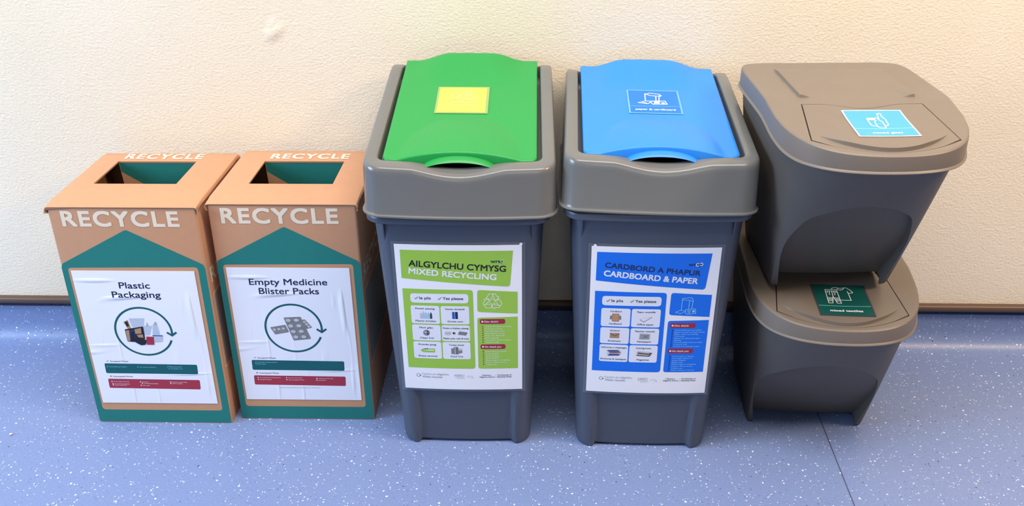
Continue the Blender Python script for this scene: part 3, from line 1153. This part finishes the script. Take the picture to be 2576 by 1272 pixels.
        my = (yt + yb) / 2
        if colour == 'green':
            if q == 0:
                for t, (kk, hh) in enumerate((('paleblue', 12), ('paleblue', 15), ('cyanink', 14), ('paleblue', 13), ('wrapgreen', 13))):
                    x = c - 9 + t * 4.2
                    P.rpoly([(x, my - 8), (x + 3.7, my - 8), (x + 3.7, my - 8 + hh * .65), (x + 2.4, my - 8 + hh), (x + 1.3, my - 8 + hh), (x, my - 8 + hh * .65)], .6, kk, 2)
            elif q == 1:
                P.rpoly([(c - 5, my - 7.5), (c - .4, my - 7.5), (c - .4, my + 7), (c - 5, my + 7)], 1.2, 'midblue', 2)
                P.rpoly([(c + .2, my - 7.5), (c + 4.8, my - 7.5), (c + 4.8, my + 7), (c + .2, my + 7)], 1.2, 'navyblue', 2)
            elif q == 2:
                P.disc(c, my, 6, 6.4, 'foil', 2, 9)
                P.disc(c - 1.5, my + 1.6, 2.4, 2, 'foil2', 3, 7)
                P.disc(c + 2.2, my - 2.2, 2.0, 1.6, 'dark', 3, 5)
                P.disc(c + 1.8, my + 2.6, 1.6, 1.4, 'dark', 3, 5)
            elif q == 3:
                P.rpoly([(c - 19, my - 3.5), (c - 9, my - 3.5), (c - 8, my + 3.5), (c - 19, my + 3)], 1, 'foil2', 2)
                P.disc(c - 3, my, 2.8, 2.8, 'tan', 2, 10)
                P.disc(c - 4, my + .6, 1.7, 1.8, 'dark', 3, 8)
                P.rpoly([(c + 3, my - 2.5), (c + 17, my - 4.5), (c + 21, my + 2), (c + 6, my + 4.5)], 1.4, 'foil', 2)
            elif q == 4:
                P.rpoly([(c - 13, my - .5), (c - 8, my - 4.8), (c + 13, my - 4.8), (c + 13, my + 3.5), (c - 7, my + 3.5)], 1.2, 'lime', 2)
                P.poly([(c - 6, my - .5), (c + 11, my - .8), (c + 11, my + 1.2), (c - 4, my + 1.6)], 'whiteink', 3)
                P.poly([(c - 5, my + 1.5), (c + 1, my + 1.2), (c + 1, my + 3.6), (c - 5, my + 3.6)], 'midblue', 3)
            else:
                P.rpoly([(c - 9.5, my - 7), (c - 2, my - 7), (c - 2, my + 5), (c - 9.5, my + 5)], 1, 'foil', 2)
                P.rpoly([(c - 5, my - 7.4), (c + 3, my - 7.4), (c + 3, my + 8), (c - 5, my + 8)], 1, 'greyink', 3)
                P.rect(c - 3.6, my - 7, c - 1.8, my + 7.4, 'foil2', 4)
                P.rpoly([(c + 2, my - 6), (c + 10, my - 4), (c + 9, my + 3), (c + 1, my + 1)], 1, 'foil', 4)
                P.disc(c + 6.4, my + 2.6, 3.6, 2.6, 'foil2', 5, 10)
        else:
            if q == 0:
                P.rpoly([(c - 10, my - 4), (c + 10, my - 4), (c + 9, my + 4), (c - 9, my + 4)], 1, 'foil', 2)
                P.rpoly([(c - 6, my - 8), (c + 6, my - 8), (c + 6, my + 8), (c - 6, my + 8)], 1, 'tan', 3)
                P.rect(c - 4.6, my - 6.6, c + 4.6, my + 6.6, 'card', 4)
            elif q == 1:
                P.stroke([(c - 10, my - 3), (c - 3, my - 7.5), (c + 10.5, my + 2.5)], 0.9, 'greyink', 2)
                P.stroke([(c - 10, my - 3), (c - 3, my + .2), (c + 10.5, my + 2.5)], 0.3, 'lightink', 2)
            elif q == 2:
                P.rect(c - 8, my - 5, c + 8, my + 5.5, 'tan', 2)
                P.stroke([(c - 8, my + 5.3), (c, my - .6), (c + 8, my + 5.3)], 0.7, 'dark', 3)
            elif q == 3:
                P.poly([(c - 9.5, my - 6.5), (c + 9.5, my - 6.5), (c + 10, my + 5.5), (c - 8.5, my + 7)], 'foil2', 2)
                for t in range(5):
                    P.rect(c - 7.5, my - 5 + t * 2, c + 8, my - 4.1 + t * 2, 'greyink', 3)
                P.rect(c - 1, my - 2, c + 5, my + 2.4, 'foil', 4)
            elif q == 4:
                for t, (kk, dx) in enumerate((('midblue', 0), ('dark', 2), ('paleblue', -2), ('redink', 3), ('midblue', 1), ('dark', -1))):
                    P.poly([(c - 11 + dx, my - 6 + t * 2.1), (c + 9 + dx, my - 5 + t * 2.1), (c + 10 + dx, my - 3.4 + t * 2.1), (c - 9 + dx, my - 4.2 + t * 2.1)], kk, 2 + t)
            else:
                for t, (kk, dx) in enumerate((('dark', 0), ('foil2', -1), ('tan', 1), ('dark', 2), ('foil2', 0))):
                    P.poly([(c - 12 + dx, my - 4 + t * 1.9), (c + 10 + dx, my - 5.5 + t * 1.6), (c + 14 + dx, my - 2.4 + t * 1.6), (c - 9 + dx, my - 1.5 + t * 1.9)], kk, 2 + t)
    P.build('accepted_items_panel', po, poster, step=14, base=bs)
    P = Print()
    P.rpoly([(29.8, 211.2), (97.6, 206.6), (97.6, 162.6), (29.2, 167.0)], [5, 0, 0, 5], C, 0)
    if colour == 'green':
        recycle_icon(P, 55, 187.5, 17.5, 0.9, 'whiteink', 1)
    else:
        for pts in ([(49.3, 200.2), (48.9, 176.5)], [(49.3, 200.2), (64.2, 201.7), (67.4, 196.5), (66.3, 179)], [(61.4, 196.4), (61.0, 179.3)],
                    [(49.5, 197.6), (61.4, 196.4), (67.6, 193.8)], [(39.5, 172.4), (46.7, 176.5), (56.6, 175.3), (48.3, 169.8), (39.5, 172.4)],
                    [(56.4, 177.9), (72.4, 179.4), (73.8, 170.2), (59.2, 168.6), (55.8, 171.3), (56.4, 177.9)], [(59, 175.6), (65, 176)], [(59, 173.4), (65, 173.8)], [(60, 171.2), (65, 171.4)]):
            P.stroke(pts, 0.9, 'cyanink', 1)
        P.poly([(67.5, 176.4), (71.4, 176.8), (71.8, 172.4), (67.6, 172)], 'cyanink', 1)
    P.build('symbol_panel', po, poster, step=14, base=bs)
    P = Print()
    P.rpoly([(28.6, 155.0), (97.5, 156.4), (97.5, 47.0), (27.9, 46.8)], [5, 0, 0, 5], C, 0)
    tk = 'whiteink' if colour == 'green' else 'cyanink'
    if colour == 'green':
        top = ['Gwastraff bwyd neu hylifau', 'Pecynnau creision', 'Deunydd lapio losin', 'Ffoil gwydr, ac ati', 'Bagiau neu ddeunydd', 'lapio plastig', 'Cynhwysion bwyd neu ddiod', 'Cwpanau coffi']
        low = ['Food waste or liquids', 'Crisp packets', 'Sweet wrappers', 'Glass bottles', 'Plastic bags or wrapping', 'Food or drink cartons', 'Coffee cups']
        y0t, y0l, dy = 137.0, 84.5, 4.7
    else:
        top = ['Gwastraff bwyd neu hylifau', 'Bagiau sbwriel neu lapio plastig', 'Papur arall neu blastig', 'Tetra paks', 'Bagiau neu ddeunydd lapio', 'plastig', 'Cynhwysyddion bwyd neu ddiod', 'Cwpanau coffi', 'Hancesi neu dywelion papur']
        low = ['Food waste or liquids', 'Any bags, plastic or', 'Sweet wrappers', 'Bubble wrap', 'Plastic bags or wrapping', 'Food or drink cartons', 'Coffee cups', 'Paper tissues or towels']
        y0t, y0l, dy = 136.5, 81.5, 4.25
    for (s, y) in (('Dim diolch', 142.0 if colour == 'green' else 140.4), ('No thank you', 89.2 if colour == 'green' else 87.4)):
        P.rect(32.6, y, 76.2, y + 10.2, 'pillred', 1, 4)
        P.rect(35.4, y + 3.4, 38.6, y + 6.6, 'whiteink', 2)
        P.text(s, 40.5, y + 3.2, 3.6, 'whiteink', 2, off=0.014, width=23.5 if s[0] == 'D' else 28)
    for lst, yy in ((top, y0t), (low, y0l)):
        for t, s in enumerate(lst):
            P.text(s, 41.5, yy - dy * t - 1.5, 2.3, tk, 1, width=min(51, 1.75 * len(s)), off=0.006)
            P.rect(36.3, yy - dy * t - 1.3, 38.4, yy - dy * t + .9, 'pillred' if colour == 'green' else 'navyblue', 1)
    P.build('rejected_items_panel', po, poster, step=14, base=bs)
    P = Print()
    P.arc(-79.5, 30, 3.2, 30, 330, 0.7, 'greyink', 0, 20)
    P.poly([(-77.8, 30.6), (-74.9, 30.4), (-76.3, 27.9)], 'black', 0)
    P.text('Cymru yn ailgylchu', -73.5, 31.4, 4.0, 'lightink', 0, width=48, off=0.008)
    P.text('Wales recycles', -73.0, 25.2, 4.0, 'lightink', 0, width=36, off=0.012)
    P.text('ABBEY', -16, 29.4, 4.4, 'lightink', 0, width=19)
    P.rect(-15, 27.4, 3, 28.0, 'lightink')
    P.text('Wrap Cymru', -11, 24, 2.2, 'lightink', 0, width=13)
    P.stroke([(7, 27), (10, 31.5), (13, 29), (16, 31), (19, 25.5), (16, 26.8), (13, 25)], 0.5, 'lightink', 0)
    P.text('Y Busnes o', 33, 31.2, 2.2, 'navy', 0, width=17, off=0.02)
    P.text('Ailgylchu Cymru', 29, 27.2, 2.2, 'navy', 0, width=27, off=0.02)
    P.rect(58.2, 26, 58.6, 34.5, 'lightink')
    P.text('The Business of', 61, 31.2, 2.2, 'navy', 0, width=25, off=0.02)
    P.text('Recycling Waste', 61, 27.2, 2.2, 'navy', 0, width=25, off=0.02)
    P.build('footer_logos', po, poster, step=14, base=bs)
    return root


swing_bin('grey swing bin with green flap lid and lime mixed recycling poster', (-0.1305, -0.3496, 0), 0.0007, M['green'], 'green', 0.006, -0.03, 0.003, 0.004, 0.004)
swing_bin('grey swing bin with blue flap lid and blue cardboard and paper poster', (0.1921, -0.3557, 0), -0.0120, M['blue'], 'blue', -0.064, 0.15, 0.003, 0.018, 0.0)

# ------------------------------------------------------------------ stackable sorting bins
SH = 0.335            # height of the lid's flat rear part
SKL = 0.16


def catmull(pts, n):
    """resampled closed smooth curve"""
    out = []
    N = len(pts)
    for i in range(N):
        p0, p1, p2, p3 = (Vector(pts[(i + k - 1) % N]) for k in range(4))
        for t in range(12):
            t /= 12
            out.append(0.5 * ((2 * p1) + (p2 - p0) * t + (2 * p0 - 5 * p1 + 4 * p2 - p3) * t * t + (3 * p1 - p0 - 3 * p2 + p3) * t ** 3))
    # resample by length
    L = [0]
    for i in range(len(out)):
        L.append(L[-1] + (out[(i + 1) % len(out)] - out[i]).length)
    res = []
    k = 0
    for j in range(n):
        s = L[-1] * j / n
        while L[k + 1] < s:
            k += 1
        t = (s - L[k]) / max(1e-9, L[k + 1] - L[k])
        res.append(out[k].lerp(out[(k + 1) % len(out)], t))
    return res


def mirror(half):
    """half outline from front centre round the right side to back centre, mirrored"""
    return half + [(-x, d) for x, d in reversed(half) if x > 1e-6]


NO = 176
LID_HALF = [(0, 0.391), (0.035, 0.389), (0.070, 0.381), (0.098, 0.366), (0.120, 0.343), (0.136, 0.311), (0.1445, 0.270), (0.1468, 0.220), (0.1468, 0.150), (0.1465, 0.070), (0.144, 0.034), (0.136, 0.013), (0.118, 0.003), (0.090, 0.0), (0.045, 0.0), (0.0, 0.0)]


def inset_outline(half, e):
    o = catmull(mirror(half), NO)
    res = []
    for i in range(NO):
        t = o[(i + 1) % NO] - o[i - 1]
        n = Vector((t.y, -t.x)).normalized()
        c = Vector((0, 0.19)) - o[i]
        if n.dot(c) < 0:
            n = -n
        res.append(o[i] + n * e)
    return res


def slope_z(d):
    # flat at the back, sloping to the front, softly joined
    if d <= 0.19:
        return SH
    if d < 0.22:
        t = (d - 0.19) / 0.03
        return SH - SKL * 0.03 * t * t / 2
    return SH - SKL * (0.015 + d - 0.22)


def lid_z(x, d):
    z = slope_z(d)
    # raised stacking plateau, its front wall only near the corners
    ax = abs(x)
    side = 1 - sstep(0.0885, 0.0925, ax)
    ff = 0.207
    width = 0.004 + 0.05 * (1 - sstep(0.072, 0.086, ax))
    front = 1 - sstep(ff - width * 0.5, ff + width * 0.5, d) if ax > 0.05 else 1 - sstep(ff - 0.03, ff + 0.03, d)
    back = sstep(0.030, 0.060, d)
    return z + 0.0045 * side * front * back


def lip_z(d):
    return 0.303 - 0.025 * sstep(0.19, 0.35, d)


def flap_edges(u):
    """back and front distance of the hinged flap at u in -1..1"""
    back = 0.2315 + 0.0145 * (1 - sstep(0.0, 0.72, abs(u)))
    front = 0.378 - 0.036 * u * u
    return back, front


def bool_cut(me, cutter, mats, op='DIFFERENCE'):
    a = bpy.data.objects.new('tmp_a', me)
    c = bpy.data.objects.new('tmp_c', cutter)
    COL.objects.link(a)
    COL.objects.link(c)
    md = a.modifiers.new('cut', 'BOOLEAN')
    md.operation = op
    md.solver = 'EXACT'
    md.object = c
    dg = bpy.context.evaluated_depsgraph_get()
    dg.update()
    res = bpy.data.meshes.new_from_object(a.evaluated_get(dg))
    bpy.data.objects.remove(a)
    bpy.data.objects.remove(c)
    res.materials.clear()
    for m in mats:
        res.materials.append(m)
    for p in res.polygons:
        p.use_smooth = True
        p.material_index = 0
    res.set_sharp_from_angle(angle=math.radians(28))
    return res


def sort_bin(label, loc, rz, foot_hw, sticker, yb, cut):
    root = thing('stacking_sort_bin', label, 'bin', loc, rz, 'stacked charcoal sorting bins')
    W3 = lambda x, d, z: (x, -d, z)
    # ---------------- body: upright back, front leaning out, arched recess between the two front feet
    base_half = [(0, yb + 0.0015), (foot_hw * 0.45, yb + 0.0013), (foot_hw * 0.80, yb + 0.0005), (foot_hw * 0.95, yb - 0.003), (foot_hw, yb - 0.012), (foot_hw, 0.140), (foot_hw * 0.99, 0.070), (foot_hw * 0.98, 0.026), (foot_hw * 0.94, 0.012), (foot_hw * 0.80, 0.006), (foot_hw * .4, 0.005), (0, 0.005)]
    def resample(half):
        return catmull(mirror(half), NO)
    B0 = resample(base_half)
    B1 = inset_outline(LID_HALF, 0.009)
    # pair the two outlines by angle fraction along front/side/back, from the front centre
    rings = []
    nz = 40
    for i in range(nz + 1):
        z = cut + (0.296 - cut) * i / nz
        t = z / 0.296
        k = t ** 0.94
        ring = []
        for a, b in zip(B0, B1):
            p = a.lerp(b, k)
            ring.append(W3(p.x, p.y, z if i < nz else min(z, lip_z(p.y) + 0.010)))
        rings.append(ring)
    # gently rounded foot edge
    r0 = [(x * 0.985, y * 0.985 - 0.0015, cut) for x, y, z in rings[0]]
    ri = [(x * 0.95, y * 0.95 - 0.005, cut) for x, y, z in rings[0]]
    rh = [(x * 0.93, y * 0.93 - 0.007, cut + 0.012) for x, y, z in rings[0]]
    rings[0] = [(x, y, cut + 0.003) for x, y, z in rings[0]]
    rings = [rh, ri, r0] + rings
    V, F = loft(rings, cap0=True, cap1=True)
    bodyme = mesh('body_shell', V, F, [M['charcoal']], smooth=False)
    # cutter: an arch, extruded back from the front to a leaning back plane
    fi = foot_hw - 0.0120
    arch_half = [(fi - 0.002, -0.02), (fi, 0.0), (fi + 0.0085, 0.05), (fi + 0.0125, 0.085), (fi + 0.0115, 0.115), (fi + 0.004, 0.146), (0.0785, 0.171), (0.054, 0.190), (0.028, 0.2005), (0, 0.2040)]
    ar = arch_half + [(-x, z) for x, z in reversed(arch_half[:-1])]
    sm = []
    for i in range(len(ar) - 1):
        p0 = Vector(ar[max(0, i - 1)])
        p1, p2 = Vector(ar[i]), Vector(ar[i + 1])
        p3 = Vector(ar[min(len(ar) - 1, i + 2)])
        for t in range(6):
            t /= 6
            sm.append(0.5 * ((2 * p1) + (p2 - p0) * t + (2 * p0 - 5 * p1 + 4 * p2 - p3) * t * t + (3 * p1 - p0 - 3 * p2 + p3) * t ** 3))
    sm.append(Vector(ar[-1]))
    def dback(x, z):
        return yb - 0.032 + 0.660 * max(z, -0.02) - 0.10 * z * z * 5 * 0.4 - 0.9 * x * x * (0.6 + 1.6 * max(z, 0))
    CV, CF = [], []
    n = len(sm)
    # front loop, back loop, and an inner grid for the back surface
    for p in sm:
        CV.append((p.x, -0.60, p.y))
    for p in sm:
        CV.append((p.x, -dback(p.x, p.y) - 0.002, p.y))
    for sc in (0.93, 0.8, 0.6, 0.4, 0.2):
        for p in sm:
            x, z = p.x * sc, p.y * sc + (1 - sc) * 0.06 * (0 if p.y < 0 else 1)
            if p.y <= -0.0199:
                z = -0.02
            CV.append((x, -dback(x, z), z))
    L = 7
    for l in range(L - 1):
        for i in range(n):
            k = (i + 1) % n
            CF.append((l * n + i, l * n + k, (l + 1) * n + k, (l + 1) * n + i))
    CF.append(tuple(range(n)))
    CF.append(tuple((L - 1) * n + i for i in range(n)))
    cut = mesh('cut', CV, CF, [], smooth=False)
    add('bin_body', bool_cut(bodyme, cut, [M['charcoal']]), root)

    # ---------------- lid
    O0 = inset_outline(LID_HALF, 0.0)
    Oi = [inset_outline(LID_HALF, e) for e in (0.0065, 0.0026, 0.0030, 0.0036, 0.0050, 0.0068, 0.0090)]
    Ol = inset_outline(LID_HALF, 0.0008)
    def rz_(out, f):
        return [W3(p.x, p.y, f(p)) for p in out]
    RR = [rz_(Oi[0], lambda p: lip_z(p.y) + 0.0075),
          rz_(Oi[1], lambda p: lip_z(p.y)),
          rz_(Ol, lambda p: lip_z(p.y)),
          rz_(O0, lambda p: lip_z(p.y) + 0.0012),
          rz_(Ol, lambda p: lip_z(p.y) + 0.0026),
          rz_(Oi[1], lambda p: lip_z(p.y) + 0.0042),
          rz_(Oi[2], lambda p: slope_z(p.y) - 0.0055),
          rz_(Oi[3], lambda p: slope_z(p.y) - 0.0022),
          rz_(Oi[4], lambda p: slope_z(p.y) - 0.0007),
          rz_(Oi[5], lambda p: slope_z(p.y) - 0.0001)]
    cen = Vector((0, 0.195))
    last = Oi[6]
    for i in range(0, 58):
        s = 1 - i / 58.0
        ring = [cen.lerp(p, s) for p in last]
        RR.append([W3(p.x, p.y, slope_z(p.y)) for p in ring])
    V, F = loft(RR, cap1=True)
    # close underneath so that the lid is a solid board
    nlast = len(V)
    under = [rz_([cen.lerp(p, s) for p in Oi[0]], lambda p: slope_z(p.y) - 0.014) for s in (0.99, 0.5)]
    V += under[0] + under[1]
    for j in range(NO):
        k = (j + 1) % NO
        F.append((j, nlast + j, nlast + k, k))
        F.append((nlast + j, nlast + NO + j, nlast + NO + k, nlast + k))
    F.append(tuple(nlast + NO + j for j in range(NO)))
    lidme = mesh('lid_shell', V, F, [M['taupe']], smooth=False)
    # seam of the hinged flap
    FW = 0.1005
    def fx(u, v):
        return u * (0.0915 + 0.0145 * v)
    loop = []
    g = 0.0018
    for i in range(41):
        u = -1 + 2 * i / 40
        loop.append((fx(u, 0) * (1 + g / 0.095), flap_edges(u)[0] - g))
    for i in range(1, 10):
        v = i / 10
        loop.append((fx(1, v) + g, flap_edges(1)[0] + (flap_edges(1)[1] - flap_edges(1)[0]) * v))
    for i in range(41):
        u = 1 - 2 * i / 40
        loop.append((fx(u, 1) * (1 + g / 0.105), flap_edges(u)[1] + g))
    for i in range(1, 10):
        v = 1 - i / 10
        loop.append((fx(-1, v) - g, flap_edges(1)[0] + (flap_edges(1)[1] - flap_edges(1)[0]) * v))
    CV = [W3(x, d, slope_z(d) - 0.0125) for x, d in loop] + [W3(x, d, 0.40) for x, d in loop]
    nl = len(loop)
    CF = [(i, (i + 1) % nl, nl + (i + 1) % nl, nl + i) for i in range(nl)] + [tuple(range(nl)), tuple(range(2 * nl - 1, nl - 1, -1))]
    cutm = mesh('cut', CV, CF, [], smooth=False)
    lidres = bool_cut(lidme, cutm, [M['taupe']])
    # raised stacking plateau at the back, fading into the lid in the middle of its front
    xs = [-0.0912, -0.0900, -0.0892] + [-0.0885 + 0.177 * i / 60 for i in range(61)] + [0.0892, 0.0900, 0.0912]
    ds = [0.030 + 0.175 * j / 60 for j in range(61)] + [0.2058, 0.2066, 0.2080]
    PV, PF = [], []
    for d in ds:
        for x in xs:
            ax = abs(x)
            edge = 1 - sstep(0.0888, 0.0912, ax)
            fe = 1 - sstep(0.2054, 0.2080, d)
            mid = 1 - sstep(0.068, 0.088, ax)
            fade = 1 - mid * sstep(0.150, 0.204, d)
            PV.append(W3(x, d, SH - 0.0012 + (0.0058 * sstep(0.030, 0.075, d) * fade) * edge * fe - 0.003 * (1 - edge * fe)))
    nxs = len(xs)
    for j in range(len(ds) - 1):
        for i in range(nxs - 1):
            a = j * nxs + i
            PF.append((a, a + nxs, a + nxs + 1, a + 1))
    nt = len(PV)
    PV += [(x, y, SH - 0.007) for x, y, z in PV]
    PF += [(nt + f[3], nt + f[2], nt + f[1], nt + f[0]) for f in list(PF)]
    rim = [i for i in range(nxs)] + [j * nxs + nxs - 1 for j in range(1, len(ds))] + [(len(ds) - 1) * nxs + i for i in range(nxs - 2, -1, -1)] + [j * nxs for j in range(len(ds) - 2, 0, -1)]
    for t in range(len(rim)):
        a, b = rim[t], rim[(t + 1) % len(rim)]
        PF.append((a, b, nt + b, nt + a))
    pm = mesh('plateau', PV, PF, [M['taupe']], smooth=False)
    if sticker == 'glass':          # on the lower bin the plateau sits up inside the bin stacked on it
        lidres = bool_cut(lidres, pm, [M['taupe']], 'UNION')
    add('bin_lid', lidres, root)

    # ---------------- hinged flap with a raised grip edge
    def fz(x, d, inner=True):
        z = slope_z(d) + 0.0003
        darc = 0.3745 - 0.034 * (x / 0.08) ** 2
        amp = 0.0046 * (1 - sstep(0.050, 0.100, abs(x)))
        ramp = sstep(darc - 0.095, darc - 0.004, d)
        drop = 1.0 if inner else 0.0
        low = -0.0012 * (1 - drop) * (1 - sstep(0.075, 0.10, abs(x)))
        return z + amp * ramp * drop + low
    nu = 72
    def arc_d(x):
        return 0.3745 - 0.034 * (x / 0.08) ** 2
    rows = [('b', t / 70) for t in range(71)] + [('f', t / 14) for t in range(15)]
    nv = len(rows) - 1
    V, F = [], []
    for kind, t in rows:
        for i in range(nu + 1):
            u = -1 + 2 * i / nu
            b, f = flap_edges(u)
            v = 0.85
            for _ in range(4):
                a = arc_d(fx(u, v))
                v = (a - b) / (f - b)
            if kind == 'b':
                d = b + (a - 0.0003 - b) * t
            else:
                d = a + 0.0006 + (f - a - 0.0006) * t
            x = fx(u, (d - b) / (f - b))
            V.append(W3(x, d, fz(x, d, kind == 'b')))
    nr = nu + 1
    for j in range(nv):
        for i in range(nu):
            a = j * nr + i
            F.append((a, a + nr, a + nr + 1, a + 1))
    bd = [i for i in range(nu)] + [j * nr + nu for j in range(nv)] + [nv * nr + nu - i for i in range(nu)] + [(nv - j) * nr for j in range(nv)]
    b0 = len(V)
    for t in bd:
        x, y, z = V[t]
        V.append((x, y, slope_z(-y) - 0.0055))
    for t in range(len(bd)):
        k = (t + 1) % len(bd)
        F.append((bd[t], bd[k], b0 + k, b0 + t))
    F.append(tuple(b0 + t for t in range(len(bd))))
    add('hinged_flap', mesh('hinged_flap', V, F, [M['taupe']], angle=32), root)

    # ---------------- sticker
    if sticker == 'glass':
        cx, d0, rim, face, line, ink, hh = 0.006, 0.3415, 'stick_cyanrim', 'stick_cyan', 'stick_cyanline', 'whiteink', 89
    else:
        cx, d0, rim, face, line, ink, hh = 0.0055, 0.357, 'stick_tealrim', 'stick_teal', 'stick_tealline', 'whiteink', 89
    def st(u, v, l):
        x, d = cx + u, d0 - v
        return Vector(W3(x, d, fz(x, d) + 0.0005 + l))
    s = slab('flap_sticker', 0.090, hh / 1000, st, M[rim], root, nx=14, ny=20, thick=0.0004)
    P = Print()
    P.rect(-42.4, 2.6, 42.4, hh - 2.6, face, 0)
    P.rect(-42.4, 26.4, 42.4, 27.7, line, 1)
    P.build('sticker_print', st, s, step=6, base=0.00065)
    P = Print()
    if sticker == 'glass':
        for pts in ([(5.2, 76.2), (10.3, 76.2), (9.4, 66.9), (12.3, 57.7), (10.7, 39.6), (7.5, 36.4), (5.1, 36.4)], [(5.2, 76.2), (3.2, 60.2)],
                    [(-3.9, 62.1), (2.3, 62.9), (2.0, 56.3), (5.3, 49.8), (4.7, 38.3), (3.8, 29.4), (0.3, 28.2), (-4.2, 28.7), (-7.2, 33.0), (-6.4, 48.4), (-3.4, 54.3), (-3.9, 62.1)],
                    [(-14.1, 62.0), (-3.9, 62.1), (-4.2, 56.2), (-14.8, 57.4), (-14.1, 62.0)], [(-14.1, 59.5), (-5, 59.3)], [(-14.8, 60.0), (-14.8, 38.0), (-12, 35.8), (-7.4, 35.5)]):
            P.stroke(pts, 1.7, ink, 0)
        for pts in ([(-5.6, 42.6), (3.8, 42.7)], [(-5.6, 36), (-2.3, 32.4), (2.8, 33.4)]):
            P.stroke(pts, 0.9, line, 0)
        P.text('mixed glass', 0, 9.4, 5.2, ink, 0, width=43, off=0.02, align='C')
    else:
        for pts in ([(-23.0, 74.5), (-3.1, 74.5), (-3.4, 70.5), (-22.9, 70.5), (-23.0, 74.5)], [(-22.9, 70.5), (-24.1, 35.3), (-17.5, 35.2), (-13.3, 54.4)],
                    [(-3.4, 70.5), (-3.5, 35.0), (-9.9, 35.1), (-13.0, 54.4), (-12.6, 70.5)], [(-22.3, 51.0), (-14.0, 50.9)], [(-12, 50.8), (-4, 50.8)],
                    [(-22.4, 48.0), (-14.6, 48.0)], [(-22.6, 45.0), (-15.4, 45.0)], [(-23, 41.8), (-16, 41.8)], [(-11.4, 47.8), (-4, 47.8)], [(-10.9, 44.8), (-4, 44.7)], [(-10.4, 41.7), (-4, 41.7)],
                    [(-15.4, 70.5), (-18.1, 62.5), (-17.0, 59.0)], [(-10.7, 70.5), (-8.3, 62.4), (-9.4, 58.9)], [(-18.5, 70.5), (-20.4, 66.5), (-22.7, 66.0)], [(-7.5, 70.5), (-7.0, 67.0), (-4.1, 67.0)],
                    [(-12.6, 74.5), (-9.2, 79.5), (-3.8, 80.7), (-2.1, 80.0), (-0.8, 76.0), (2.9, 73.5), (7.3, 75.5), (10.5, 80.7), (14.0, 80.5), (19.2, 74.4), (22.1, 67.9), (20.2, 65.8), (14.2, 65.4), (13.4, 70.9)],
                    [(14.2, 65.4), (14.5, 44.5), (-3.2, 44.7)], [(-2.1, 80.0), (3.7, 78.3), (10.4, 80.5)]):
            P.stroke(pts, 1.25, ink, 0)
        P.text('mixed textiles', 0, 11, 5.4, ink, 0, width=53, off=0.024, align='C')
    P.build('sticker_pictogram', st, s, step=6, base=0.0009)
    return root


sort_bin('charcoal sorting bin with mixed textiles sticker standing on the floor underneath another', (0.522, -0.052, 0), -0.048, 0.107, 'textiles', 0.228, 0.0)
sort_bin('charcoal sorting bin with mixed glass sticker stacked on top of another', (0.4875, -0.122, 0.3275), 0.029, 0.0975, 'glass', 0.214, 0.0085)
